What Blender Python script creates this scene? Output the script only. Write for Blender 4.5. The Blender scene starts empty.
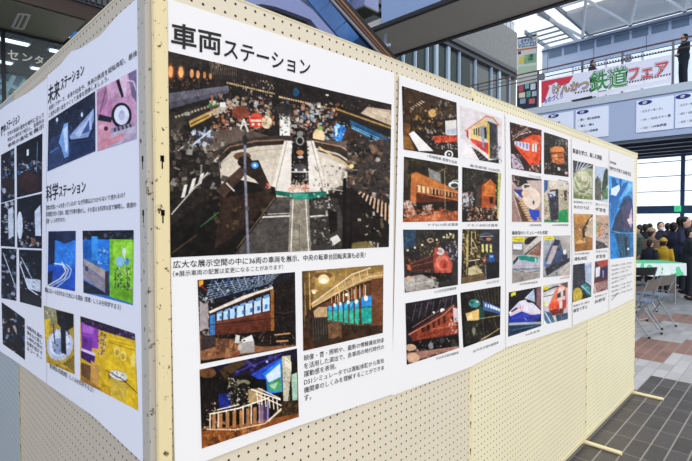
# station hall with a two-sided poster display wall
import bpy, bmesh, math, random
import numpy as np
from mathutils import Vector, Matrix
R = random.Random(7)
PI = math.pi
C = bpy.context.scene.collection
# ------------------------------------------------------------------ camera
FPX = 462.2
CP = Vector((-0.4328, -1.0303, 1.5408))
YAW, PIT, ROL = 0.7799, -0.0261, -0.001
Fv = Vector((math.cos(YAW)*math.cos(PIT), math.sin(YAW)*math.cos(PIT), math.sin(PIT)))
R0 = Vector((math.sin(YAW), -math.cos(YAW), 0)); U0 = R0.cross(Fv)
Rv = R0*math.cos(ROL)+U0*math.sin(ROL); Uv = U0*math.cos(ROL)-R0*math.sin(ROL)
cd = bpy.data.cameras.new('camera'); cam = bpy.data.objects.new('camera', cd); C.objects.link(cam)
cd.sensor_width = 36; cd.lens = FPX*36/692; cd.clip_start = 0.02; cd.clip_end = 500
M = Matrix.Identity(4)
for i in range(3):
    M[i][0] = Rv[i]; M[i][1] = Uv[i]; M[i][2] = -Fv[i]; M[i][3] = CP[i]
cam.matrix_world = M
bpy.context.scene.camera = cam
def ray(px, py): return Fv+Rv*((px-346)/FPX)+Uv*((230.5-py)/FPX)
def on(ax, val, px, py):
    d = ray(px, py); return CP+d*((val-CP[ax])/d[ax])
# ------------------------------------------------------------------ materials
def lin(c):
    c = c.lstrip('#')
    if len(c) == 3: c = ''.join(x*2 for x in c)
    v = [int(c[i:i+2], 16)/255 for i in (0, 2, 4)]
    return [x/12.92 if x <= .04045 else ((x+.055)/1.055)**2.4 for x in v]
MATS = {}
def mat(name, col, rough=.6, metal=0, noise=0, nscale=8, emit=0, bump=0, spec=.4):
    if name in MATS: return MATS[name]
    m = bpy.data.materials.new(name); m.use_nodes = True; nt = m.node_tree
    b = nt.nodes['Principled BSDF']; c = lin(col)+[1]
    b.inputs['Base Color'].default_value = c; b.inputs['Roughness'].default_value = rough
    b.inputs['Metallic'].default_value = metal; b.inputs['Specular IOR Level'].default_value = spec
    if emit:
        b.inputs['Emission Color'].default_value = c; b.inputs['Emission Strength'].default_value = emit
    if noise or bump:
        tc = nt.nodes.new('ShaderNodeTexCoord'); n = nt.nodes.new('ShaderNodeTexNoise')
        n.inputs['Scale'].default_value = nscale; n.inputs['Detail'].default_value = 5
        nt.links.new(tc.outputs['Object'], n.inputs['Vector'])
        if noise:
            mx = nt.nodes.new('ShaderNodeMix'); mx.data_type = 'RGBA'
            mx.inputs['A'].default_value = [x*(1-noise) for x in c[:3]]+[1]
            mx.inputs['B'].default_value = [min(1, x*(1+noise)) for x in c[:3]]+[1]
            nt.links.new(n.outputs['Fac'], mx.inputs['Factor']); nt.links.new(mx.outputs['Result'], b.inputs['Base Color'])
        if bump:
            bp = nt.nodes.new('ShaderNodeBump'); bp.inputs['Strength'].default_value = bump
            nt.links.new(n.outputs['Fac'], bp.inputs['Height']); nt.links.new(bp.outputs['Normal'], b.inputs['Normal'])
    MATS[name] = m; return m
def glass(name, col, fac, rough=.05):
    if name in MATS: return MATS[name]
    m = bpy.data.materials.new(name); m.use_nodes = True; nt = m.node_tree; nt.nodes.clear()
    o = nt.nodes.new('ShaderNodeOutputMaterial'); mx = nt.nodes.new('ShaderNodeMixShader')
    t = nt.nodes.new('ShaderNodeBsdfTransparent'); t.inputs[0].default_value = [.5+.5*x for x in lin(col)]+[1]
    g = nt.nodes.new('ShaderNodeBsdfPrincipled'); g.inputs['Base Color'].default_value = lin(col)+[1]; g.inputs['Roughness'].default_value = rough
    mx.inputs[0].default_value = fac
    nt.links.new(t.outputs[0], mx.inputs[1]); nt.links.new(g.outputs[0], mx.inputs[2]); nt.links.new(mx.outputs[0], o.inputs[0])
    MATS[name] = m; return m
def math_node(nt, op, a, b=None, c=None):
    n = nt.nodes.new('ShaderNodeMath'); n.operation = op
    for i, v in enumerate((a, b, c)):
        if v is None: continue
        if isinstance(v, (int, float)): n.inputs[i].default_value = v
        else: nt.links.new(v, n.inputs[i])
    return n.outputs[0]
def pegmat(name, col, axis, pitch=.0297, rad=.0036):
    m = mat(name, col, .45, noise=.05, nscale=3); nt = m.node_tree; b = nt.nodes['Principled BSDF']
    g = nt.nodes.new('ShaderNodeNewGeometry'); s = nt.nodes.new('ShaderNodeSeparateXYZ'); nt.links.new(g.outputs['Position'], s.inputs[0])
    def cell(o, off): return math_node(nt, 'SUBTRACT', math_node(nt, 'FRACT', math_node(nt, 'DIVIDE', math_node(nt, 'ADD', o, off), pitch)), .5)
    a = cell(s.outputs[axis], 5.0); z = cell(s.outputs[2], 100*.0297+.0297*.5-2.083)
    d = math_node(nt, 'SQRT', math_node(nt, 'ADD', math_node(nt, 'MULTIPLY', a, a), math_node(nt, 'MULTIPLY', z, z)))
    f = math_node(nt, 'LESS_THAN', d, rad/pitch)
    mx = nt.nodes.new('ShaderNodeMix'); mx.data_type = 'RGBA'; mx.inputs['B'].default_value = (.035, .028, .022, 1)
    src = b.inputs['Base Color'].links[0].from_socket
    nt.links.new(f, mx.inputs['Factor']); nt.links.new(src, mx.inputs['A']); nt.links.new(mx.outputs['Result'], b.inputs['Base Color'])
    return m
def printmat():
    m = bpy.data.materials.new('printed_photo'); m.use_nodes = True; nt = m.node_tree; b = nt.nodes['Principled BSDF']
    a = nt.nodes.new('ShaderNodeAttribute'); a.attribute_name = 'ink'
    nt.links.new(a.outputs['Color'], b.inputs['Base Color']); b.inputs['Roughness'].default_value = .5; b.inputs['Specular IOR Level'].default_value = .15
    return m
PRINT = printmat()
# ------------------------------------------------------------------ objects
def tag(o, label=None, cat=None, group=None, kind=None):
    if label: o['label'] = label
    if cat: o['category'] = cat
    if group: o['group'] = group
    if kind: o['kind'] = kind
    return o
def empty(name, loc, label, cat, group=None):
    o = bpy.data.objects.new(name, None); C.objects.link(o); o.location = loc; o.empty_display_size = .1
    return tag(o, label, cat, group)
def obj(name, me, m=None, parent=None):
    if isinstance(me, bmesh.types.BMesh):
        bm = me; me = bpy.data.meshes.new(name); bmesh.ops.recalc_face_normals(bm, faces=bm.faces); bm.to_mesh(me); bm.free()
    if m: me.materials.append(m)
    o = bpy.data.objects.new(name, me); C.objects.link(o)
    if parent:
        o.parent = parent
        o.matrix_parent_inverse = Matrix.Translation(-Vector(parent.location)) if not parent.rotation_euler[2] else (Matrix.Translation(parent.location) @ Matrix.Rotation(parent.rotation_euler[2], 4, 'Z')).inverted()
    return o
def recentre(o):
    vs = [v.co for v in o.data.vertices]
    c = Vector(((min(v.x for v in vs)+max(v.x for v in vs))/2, (min(v.y for v in vs)+max(v.y for v in vs))/2, min(v.z for v in vs)))
    o.data.transform(Matrix.Translation(-c)); o.location = c; return o
def struct(name, bm, m, parent=None):
    o = obj(name, bm, m, parent)
    if not parent: o['kind'] = 'structure'
    return o
def B(): return bmesh.new()
def box(bm, x0, y0, z0, x1, y1, z1, bev=0):
    t = bmesh.new(); r = bmesh.ops.create_cube(t, size=1)
    for v in t.verts:
        v.co = Vector((x0+(v.co.x+.5)*(x1-x0), y0+(v.co.y+.5)*(y1-y0), z0+(v.co.z+.5)*(z1-z0)))
    if bev: bmesh.ops.bevel(t, geom=t.edges[:], offset=bev, segments=2, affect='EDGES')
    me = bpy.data.meshes.new('t'); t.to_mesh(me); t.free(); bm.from_mesh(me); bpy.data.meshes.remove(me); return bm
def tube(bm, pts, r, n=8, cap=True):
    pts = [Vector(p) for p in pts]; rs = r if isinstance(r, (list, tuple)) else [r]*len(pts); rings = []; prev = None
    for i, p in enumerate(pts):
        d = (pts[min(i+1, len(pts)-1)]-pts[max(i-1, 0)]).normalized()
        if prev is None:
            a = Vector((0, 0, 1)) if abs(d.z) < .9 else Vector((1, 0, 0)); u = d.cross(a).normalized()
        else:
            u = (prev-d*prev.dot(d)).normalized()
        prev = u; w = d.cross(u)
        rings.append([bm.verts.new(p+(u*math.cos(2*PI*k/n)+w*math.sin(2*PI*k/n))*rs[i]) for k in range(n)])
    for a, b in zip(rings, rings[1:]):
        for k in range(n): bm.faces.new((a[k], a[(k+1) % n], b[(k+1) % n], b[k]))
    if cap: bm.faces.new(rings[0][::-1]); bm.faces.new(rings[-1])
    return bm
def ball(bm, c, rx, ry, rz, rot=None, seg=16):
    m = Matrix.Translation(c) @ (rot.to_matrix().to_4x4() if rot else Matrix.Identity(4)) @ Matrix.Diagonal((rx, ry, rz, 1))
    bmesh.ops.create_uvsphere(bm, u_segments=seg, v_segments=max(8, seg*2//3), radius=1, matrix=m); return bm
def prism(bm, pts, ext):
    ext = Vector(ext); a = [bm.verts.new(Vector(p)) for p in pts]; b = [bm.verts.new(Vector(p)+ext) for p in pts]
    bm.faces.new(a); bm.faces.new(b[::-1]); n = len(a)
    for k in range(n): bm.faces.new((a[k], b[k], b[(k+1) % n], a[(k+1) % n]))
    return bm
def smooth(o):
    for p in o.data.polygons: p.use_smooth = True
    if len(o.data.polygons) < 20000: o.data.set_sharp_from_angle(angle=.6)
    return o
def evalmesh(bm, voxel, it=2):
    me = bpy.data.meshes.new('t'); bm.to_mesh(me); bm.free(); o = bpy.data.objects.new('t', me); C.objects.link(o)
    md = o.modifiers.new('r', 'REMESH'); md.mode = 'VOXEL'; md.voxel_size = voxel
    if it:
        s = o.modifiers.new('s', 'SMOOTH'); s.factor = .5; s.iterations = it
    dg = bpy.context.evaluated_depsgraph_get(); dg.update(); r = bpy.data.meshes.new_from_object(o.evaluated_get(dg))
    bpy.data.objects.remove(o); bpy.data.meshes.remove(me); r.materials.clear()
    for p in r.polygons: p.use_smooth = True
    return r
# ------------------------------------------------------------------ text
INK = mat('black_ink', '161418', .6); 
def textmesh(body, bold=0):
    cu = bpy.data.curves.new('t', 'FONT'); cu.body = body; cu.resolution_u = 2; cu.offset = bold; cu.size = 1
    o = bpy.data.objects.new('t', cu); C.objects.link(o)
    dg = bpy.context.evaluated_depsgraph_get(); dg.update(); me = bpy.data.meshes.new_from_object(o.evaluated_get(dg))
    bpy.data.objects.remove(o); bpy.data.curves.remove(cu); me.materials.clear(); return me
def warp(me, f):
    n = len(me.vertices); co = np.empty(n*3); me.vertices.foreach_get('co', co); co = co.reshape(-1, 3)
    if n == 0: return me
    x0, y0 = co[:, 0].min(), co[:, 1].min(); x1, y1 = co[:, 0].max(), co[:, 1].max()
    u = (co[:, 0]-x0)/max(1e-6, x1-x0); v = (co[:, 1]-y0)/max(1e-6, y1-y0)
    out = np.array([f(a, 1-b) for a, b in zip(u, v)]).reshape(-1)
    me.vertices.foreach_set('co', out); me.update(); return me
# ------------------------------------------------------------------ display wall surfaces
def ripple(side, s, z):
    if side == 'F': return .0016*math.sin(5.1*s+1.3*z)+.0014*math.sin(3.1*z+9*s)
    return .0018*math.sin(6*s+2*z)+.0012*math.sin(4*z-5*s)
def W3(side, s, z, off):
    w = off+ripple(side, s, z)
    return (s, -w, z) if side == 'F' else (-w, s, z)
def SZ(side, px, py):
    p = on(1, -.008, px, py) if side == 'F' else on(0, -.008, px, py)
    return (p.x, p.z) if side == 'F' else (p.y, p.z)
def lerp(a, b, t): return tuple(x+(y-x)*t for x, y in zip(a, b))
def sheet(name, side, top, bot, m, label, cat='poster', off=.007, nu=40, nv=40):
    top = [SZ(side, *p) for p in top]; bot = [SZ(side, *p) for p in bot]
    def at(pl, s):
        pl = sorted(pl)
        if s <= pl[0][0]: return pl[0][1]
        for a, b in zip(pl, pl[1:]):
            if s <= b[0]: return a[1]+(b[1]-a[1])*(s-a[0])/(b[0]-a[0])
        return pl[-1][1]
    t = sorted(top); b = sorted(bot); bm = B(); vs = []
    for i in range(nu+1):
        st = t[0][0]+(t[-1][0]-t[0][0])*i/nu; sb = b[0][0]+(b[-1][0]-b[0][0])*i/nu
        zt, zb = at(t, st), at(b, sb)
        vs.append([bm.verts.new(W3(side, sb+(st-sb)*j/nv, zb+(zt-zb)*j/nv, off)) for j in range(nv+1)])
    for i in range(nu):
        for j in range(nv): bm.faces.new((vs[i][j], vs[i+1][j], vs[i+1][j+1], vs[i][j+1]))
    # paper thickness
    geom = bmesh.ops.extrude_face_region(bm, geom=bm.faces[:]); d = Vector((0, .0005, 0)) if side == 'F' else Vector((.0005, 0, 0))
    for v in geom['geom']:
        if isinstance(v, bmesh.types.BMVert): v.co += d
    o = obj(name, bm, m); smooth(o); tag(o, label, cat); o.select_set(False)
    o = recentre(o); return o
def text(parent, side, body, q, bold=.0, m=None, off=.0083, name='text_line', wall=True):
    q = [SZ(side, *p) for p in q]
    def f(u, v):
        a = lerp(q[0], q[1], u); b = lerp(q[3], q[2], u); s, z = lerp(a, b, v); return W3(side, s, z, off)
    me = warp(textmesh(body, bold), f); o = obj(name, me, m or INK, parent); return o
# ------------------------------------------------------------------ painter
def rgbs(c):
    c = c.lstrip('#')
    if len(c) == 3: c = ''.join(x*2 for x in c)
    return np.array([int(c[i:i+2], 16)/255 for i in (0, 2, 4)])
def inpoly(X, Y, P):
    r = np.zeros(X.shape, bool); n = len(P)
    x0 = min(p[0] for p in P); x1 = max(p[0] for p in P); y0 = min(p[1] for p in P); y1 = max(p[1] for p in P)
    bb = (X >= x0) & (X <= x1) & (Y >= y0) & (Y <= y1)
    if not bb.any(): return r
    x = X[bb]; y = Y[bb]; q = np.zeros(x.shape, bool)
    for i in range(n):
        (a, b), (c, d) = P[i], P[(i+1) % n]
        if b == d: continue
        k = ((b > y) != (d > y)) & (x < (c-a)*(y-b)/(d-b)+a); q ^= k
    r[bb] = q; return r
def segd(X, Y, a, b, w):
    dx, dy = b[0]-a[0], b[1]-a[1]; L = dx*dx+dy*dy or 1e-9
    t = np.clip(((X-a[0])*dx+(Y-a[1])*dy)/L, 0, 1); return np.hypot(X-a[0]-t*dx, Y-a[1]-t*dy) <= w/2
def paint(PX, PY, V, cmds, o, seed):
    rr = random.Random(seed); col = np.zeros(PX.shape+(3,)); ox, oy, sc = o
    X = (PX-ox)*sc; Y = (PY-oy)*sc
    for raw in cmds.replace('\n', ';').split(';'):
        w = raw.split()
        if not w: continue
        c, a = w[0], w[1:]
        if c == 'o':
            ox, oy, sc = map(float, a); X = (PX-ox)*sc; Y = (PY-oy)*sc
        elif c == 'b': col[:] = rgbs(a[0])
        elif c == 'G': col[:] = rgbs(a[0])*(1-V[..., None])+rgbs(a[1])*V[..., None]
        elif c in 'pPa':
            P = [tuple(map(float, s.split(','))) for s in a[1:]]; k = inpoly(X, Y, P)
            if c == 'a': col[k] = col[k]*.5+rgbs(a[0])*.5
            else: col[k] = rgbs(a[0])
        elif c == 'e':
            f = [float(t) for t in ' '.join(a[1:]).replace(',', ' ').split()]; th = math.radians(f[4]) if len(f) > 4 else 0
            dx = X-f[0]; dy = Y-f[1]; u = dx*math.cos(th)+dy*math.sin(th); v = -dx*math.sin(th)+dy*math.cos(th)
            col[(u/f[2])**2+(v/f[3])**2 <= 1] = rgbs(a[0])
        elif c == 'h':   # soft-edged glow that was photographed around a lamp (ink on the print)
            f = list(map(float, a[1:])); d = np.exp(-(((X-f[0])/f[2])**2+((Y-f[1])/f[3])**2))[..., None]*.9; col[:] = col*(1-d)+rgbs(a[0])*d
        elif c == 'l':
            P = [tuple(map(float, s.split(','))) for s in a[2:]]
            for s, t in zip(P, P[1:]): col[segd(X, Y, s, t, float(a[1]))] = rgbs(a[0])
        elif c == 'd':   # dotted run: col size n x,y x,y
            P = [tuple(map(float, s.split(','))) for s in a[3:]]; n = int(a[2]); r = float(a[1])
            for i in range(n):
                x, y = lerp(P[0], P[1], i/(n-1)); col[(abs(X-x) < r) & (abs(Y-y) < r)] = rgbs(a[0])
        elif c == 'k':   # clutter
            n = int(int(a[0])*2.2); x0, y0, x1, y1, s0, s1 = map(float, a[1:7]); s0 *= .55; s1 *= .72
            for _ in range(n):
                x = rr.uniform(x0, x1); y = rr.uniform(y0, y1); u = rr.uniform(s0, s1); v = rr.uniform(s0, s1); th = rr.uniform(-.5, .5)
                cc = rgbs(rr.choice(a[7:])); dx = X-x; dy = Y-y; v *= rr.choice((.4, .7, 1, 1.7))
                kk = (abs(dx*math.cos(th)+dy*math.sin(th)) < u/2) & (abs(dy*math.cos(th)-dx*math.sin(th)) < v/2); col[kk] = col[kk]*.3+cc*.7
        elif c == 's':   # n stripes between two edges: s col w n  a b  c d
            n = int(a[2]); P = [tuple(map(float, t.split(','))) for t in a[3:]]
            for i in range(n):
                t = (i+.5)/n; col[segd(X, Y, lerp(P[0], P[1], t), lerp(P[2], P[3], t), float(a[1]))] = rgbs(a[0])
        elif c == 'w':   # row of n windows in quad TL TR BR BL : w col fill n ...
            n = int(a[2]); fl = float(a[1]); P = [tuple(map(float, t.split(','))) for t in a[3:]]
            for i in range(n):
                t0, t1 = (i+.5-fl/2)/n, (i+.5+fl/2)/n
                col[inpoly(X, Y, [lerp(P[0], P[1], t0), lerp(P[0], P[1], t1), lerp(P[3], P[2], t1), lerp(P[3], P[2], t0)])] = rgbs(a[0])
    return col
NPIC = [0]
def photo(parent, side, q, o, cmds, label, dens=1.7, off=.0078, name='photo_print', noise=.035):
    NPIC[0] += 1; q = [np.array(p, float) for p in q]
    nx = max(12, int(max(np.hypot(*(q[1]-q[0])), np.hypot(*(q[2]-q[3])))*dens)); ny = max(12, int(max(np.hypot(*(q[3]-q[0])), np.hypot(*(q[2]-q[1])))*dens))
    U, V = np.meshgrid(np.linspace(0, 1, nx+1), np.linspace(0, 1, ny+1))
    top = q[0]+(q[1]-q[0])*U[..., None]; bot = q[3]+(q[2]-q[3])*U[..., None]; Pp = top+(bot-top)*V[..., None]
    # wall-plane coordinates of the print's corners, the print itself is laid out on the wall
    acc = np.zeros(U.shape+(3,)); h = .25/dens
    for dx, dy in ((-h, -h), (h, -h), (h, h), (-h, h), (0, 0)): acc += paint(Pp[..., 0]+dx, Pp[..., 1]+dy, V, cmds, o, NPIC[0])
    col = acc/5
    rs = np.random.RandomState(NPIC[0]); n = rs.normal(0, noise, U.shape); n = (n+np.roll(n, 1, 0)+np.roll(n, 1, 1))/1.7
    for k in (3, 7, 15):   # grain of fine detail too small to draw
        g = rs.normal(0, 1, (U.shape[0]//k+3, U.shape[1]//k+3)); g = np.kron(g, np.ones((k, k)))
        for _ in range(2):
            for a_ in (0, 1):
                h_ = max(1, k//3); g = (g+np.roll(g, h_, a_)+np.roll(g, -h_, a_))/3
        n = n+g[k:k+U.shape[0], k:k+U.shape[1]]*{3: .10, 7: .08, 15: .06}[k]
    col = np.clip(col+n[..., None]*(.12+col)*(1.15-col.mean(-1, keepdims=True)), 0, 1)
    col = np.where(col <= .04045, col/12.92, ((col+.055)/1.055)**2.4)
    F3 = np.array(Fv)[None, None]+np.array(Rv)*((Pp[..., 0:1]-346)/FPX)+np.array(Uv)*((230.5-Pp[..., 1:2])/FPX); cp = np.array(CP)
    ax = 1 if side == 'F' else 0; t = (-.008-cp[ax])/F3[..., ax:ax+1]; W = cp+F3*t
    s = W[..., 0] if side == 'F' else W[..., 1]; z = W[..., 2]
    if side == 'F': w = off+.0016*np.sin(5.1*s+1.3*z)+.0014*np.sin(3.1*z+9*s); co = np.stack([s, -w, z], -1)
    else: w = off+.0018*np.sin(6*s+2*z)+.0012*np.sin(4*z-5*s); co = np.stack([-w, s, z], -1)
    me = bpy.data.meshes.new(name); nv = (nx+1)*(ny+1); nf = nx*ny
    idx = np.arange(nv).reshape(ny+1, nx+1); fa = np.stack([idx[:-1, :-1], idx[1:, :-1], idx[1:, 1:], idx[:-1, 1:]], -1).reshape(-1)
    me.vertices.add(nv); me.vertices.foreach_set('co', co.reshape(-1)); me.loops.add(nf*4); me.loops.foreach_set('vertex_index', fa)
    me.polygons.add(nf); me.polygons.foreach_set('loop_start', np.arange(nf)*4); me.polygons.foreach_set('loop_total', np.full(nf, 4)); me.update(); me.validate()
    at = me.color_attributes.new('ink', 'FLOAT_COLOR', 'POINT'); at.data.foreach_set('color', np.concatenate([col, np.ones(U.shape+(1,))], -1).astype(np.float32).reshape(-1))
    ob = obj(name, me, PRINT, parent); smooth(ob); ob['label'] = label; return ob
# ------------------------------------------------------------------ printed photographs
HALL = """b 1f1b19
o 165 50 4.573
p 2b2522 12,5 500,110 500,190 290,140 12,110
k 60 90 10 330 110 4 14 3a322c 4c4038 2c2420 18120f
s 5c5046 3 14 190,15 330,60 210,110 330,120
k 30 210 40 260 90 3 10 a08a70 6e5a48
d f0a868 9 2 25,90 72,92
e 6a3a20 25 100 18 40;e f0a868 25 100 11 28;e 6a3a20 72 104 17 34;e f0a868 72 102 11 25;e e8a060 122 108 9 20;e e8a060 150 112 8 18;e d89858 180 115 7 16;e d08850 207 121 6 14
k 40 15 130 210 180 3 14 1a1614 3a322e 6a5040 b07850
p 62606a 15,198 290,163 290,196 15,272
p 4c4a54 15,240 290,180 290,196 15,272
k 14 50 180 240 230 4 8 2a2830 8a8890
d c8a878 4 22 285,150 500,200
k 26 285 140 500 215 5 12 2a221e d8c098 8c7458 e8d8b8
p 2c2826 15,290 210,245 245,262 110,330 15,355
d a89878 5 14 50,306 240,246
e 9a9a8c 100 292 16 9;e 3c8a50 218 250 20 9
p c49c52 108,326 242,262 245,288 116,354
p 2a2420 116,336 240,276 240,280 118,342
p 38322e 15,300 105,330 15,420
p 5e5046 130,390 330,350 500,400 500,461 100,461
k 90 15 370 160 461 5 22 16120f 2c2622 4a4038 8a7c6c 241e1a
k 22 120 360 215 440 8 26 3060a8 c8dcf0 e8f0f8 203860 7090b8
l e0e8f0 6 120,440 215,362;l e8ecf0 4 60,461 110,420
k 150 205 210 500 372 8 26 c87848 e8d8c0 40302a d8e0e8 a04030 507088 3a2c26 8c5c3c d0b890 2c2420 f0e8d8 604030
e 8a4434 340 285 34 30;p 7a3c2c 310,262 380,262 385,310 315,310
p c8b090 215,272 245,270 245,296 218,298;p e0e0dc 250,240 275,238 280,262 252,262
l dcd8d0 8 345,360 360,318 378,372;l dcd8d0 5 340,345 382,340
e d84a38 415 322 32 34;p d84a38 388,300 442,300 442,352 388,352;p f0dcc8 392,318 440,318 440,328 392,328;e f8f0d8 402 340 6 6;e f8f0d8 430 340 6 6
e e8d4b0 465 330 24 30;k 10 445 300 490 360 5 12 f0e4c8 b08860 8c6040
o 280 60 4.391
p 231d1b 0,62 490,185 490,215 250,215 0,168
k 40 0 80 300 170 4 14 2e2624 1a1513 382e2a
e 1e5070 72 142 14 18;e e8e4dc 210 153 7 4
d d0b484 4 24 0,162 240,215
p c8b49a 385,205 490,222 490,290 350,240
p e0ceb4 400,215 485,232 485,262 410,235
k 14 390 205 488 285 4 10 8a6a50 e8d8c0 a04838
p 2a2220 250,215 360,235 490,290 490,310 250,232
d b08a48 4 30 250,214 488,300
k 20 240 180 420 225 4 10 b08a48 1c1614 6a5838
k 170 0 190 255 372 8 26 c87848 e8d8c0 40302a d8e8f0 a04838 507090 f0ece0 2a2220 986848 c0c8cc 1c1816 b88860
e 2a2624 15 218 40 30;p f0ede4 0,250 45,250 45,370 0,370
k 20 0 235 50 330 6 16 6a7068 e8e8e0 30302c
e f0d0a0 172 335 26 34;e 8ab060 178 298 12 10
p 20557e 310,262 495,350 495,402 315,305
p 8cc4e0 318,288 495,370 495,384 318,300;d 204a68 3 24 320,294 494,377
e 2a7ad0 268 325 30 40;e 9adcff 255 290 12 10;e d0f0ff 250 315 6 22
k 24 235 270 300 390 5 14 2a70c0 a0d8f8 1a2c40 e8e4dc
p 3a2820 300,290 490,405 490,461 330,461 250,400
p 6e4a38 330,350 420,390 490,440 490,461 330,461
k 40 300 330 490 461 5 22 4a3020 2c1e18 8a6248 c8a888 1c1410
l c8c0b4 5 300,380 420,461;l a8a094 4 320,360 450,461
o 150 140 2.768
o 165 45 2.143
p 5e5248 110,205 420,205 430,300 240,340 110,300
e 3c322c 250 258 162 64;e d4c8b4 250 268 156 58
l 2c2420 10 118,246 140,224 195,212 256,208;l 8a6a54 3 112,240 138,218 195,206 256,203;l b8a890 2 120,252 150,236 200,226 255,222
l 33291f 13 326,214 376,226 412,250;l a07c64 3 322,206 378,217 418,242;l 5a4a40 4 330,226 372,238 400,256
p eee6da 256,205 320,205 352,319 226,316
p e0d4c2 150,262 235,240 226,300 170,298;p e6dccc 336,240 392,258 392,288 348,310
l b0a08a 2 262,205 236,314;l b0a08a 2 314,205 342,316;l c8bca8 2 286,300 262,318
p 14110f 276,178 304,178 309,300 271,300 271,240
k 50 272 180 308 300 3 9 0e0c0b 3a3634 7a7470 24201e a8a49c 5a4438
e 9a9894 290 205 9 10;e 1a1816 290 205 6 7;e c08050 290 230 8 5;e d8d0c8 291 240 6 3;e 4a4a4c 290 262 14 8;e e8e0d4 281 268 3 3;e e8e0d4 300 268 3 3;e 8a8884 290 190 7 6
o 150 140 2.768
l d0ccc4 4 393,88 438,88
k 26 385 118 440 142 5 12 d08060 e8b090 b05038 e8dfd0
p 12705c 334,138 388,145 388,158 334,150;p 12705c 388,146 490,142 490,155 440,165 396,165
p 3fa088 395,148 438,148 438,162 395,162
p 47423e 292,172 388,166 385,318 235,318
p 3a3633 440,166 520,160 560,318 440,315
p 8c8474 388,164 440,164 446,316 382,316
k 40 388 170 442 312 6 18 968e7e 7e7666 a49c8a
l e8e2d4 3 396,165 390,316;l e8e2d4 3 432,165 440,316;l 6a6456 2 414,230 414,316
d e0dcd0 2.2 26 303,214 386,210;d e0dcd0 2.2 14 446,212 492,208
l d8d4c8 2 305,206 386,203
k 40 450 70 560 160 4 12 c8b898 8c7c68 3c3430 e0d8c8
l d0c8b8 2.5 500,120 565,130;l d0c8b8 2.5 500,135 565,146
p 221e1b 57,80 190,60 200,140 57,240
k 50 57 0 210 150 6 26 1c1816 3a3430 5a4e44 6a5e52 a8a49c 2c2622 1c1816
p e8e4da 86,160 95,125 104,122 96,158;p e8e4da 106,148 118,108 128,104 118,142;p d8d4ca 130,128 140,95 150,90 142,120
l c8c4b8 3 60,205 160,90
p 14110f 57,238 185,142 250,110 345,130 350,160 235,316 57,325
p 2e2018 195,160 320,140 350,158 240,260 180,300
k 26 150 150 330 260 6 20 2e2018 3c2c1e 1c1612 5a4a30
l 5a4a3a 2 57,316 130,262;l 786850 2 240,300 345,160;l 3c6a40 3 140,240 190,200
p 46342a 182,140 215,105 255,70 275,85 240,120 205,160
l d8d0c4 4 212,120 232,140
p 30241e 250,60 300,55 320,100 338,140 325,150 290,110 255,90
e 6a4a34 255 45 24 12;e 241c18 262 60 20 16
l 7c7c8c 7 262,-8 263,90 272,320;e 50505c 262 85 7 6;e 50505c 268,190 6 6
e 2a2c30 262 0 8 14;e 44a0f0 290 70 10 9;e e8f8ff 290 70 4 4;k 5 320 120 335 135 5 9 d04030 e8b0a0
k 30 455 160 515 290 5 14 e0dcd4 16120f 2a2622 8a8478 c8c4b8
p 16120f 492,190 520,200 520,250 500,262;p e4e0d4 500,272 520,262 530,278 510,292
p 3a3430 548,0 668,0 668,180 548,140
k 90 545 0 668 170 5 22 1a1513 4a3c34 2c2420 8a6a54 c0b0a0 6a4a38 0e0b0a
l e0c080 4 470,20 560,78;e f8e890 560 72 6 6
p 1a1512 565,140 668,180 668,300 540,300 540,140
s e0b898 4.5 9 568,148 668,262 580,142 668,182
p 17120f 545,135 560,130 668,238 668,278 640,290
k 18 575 200 660 300 4 12 3c3028 e0d8c8 6a5a40 1c1613
l 0e0b0a 10 541,110 538,306;l 0e0b0a 6 560,190 556,300
p 7a6a3c 560,285 600,280 640,305 560,305
"""
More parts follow.
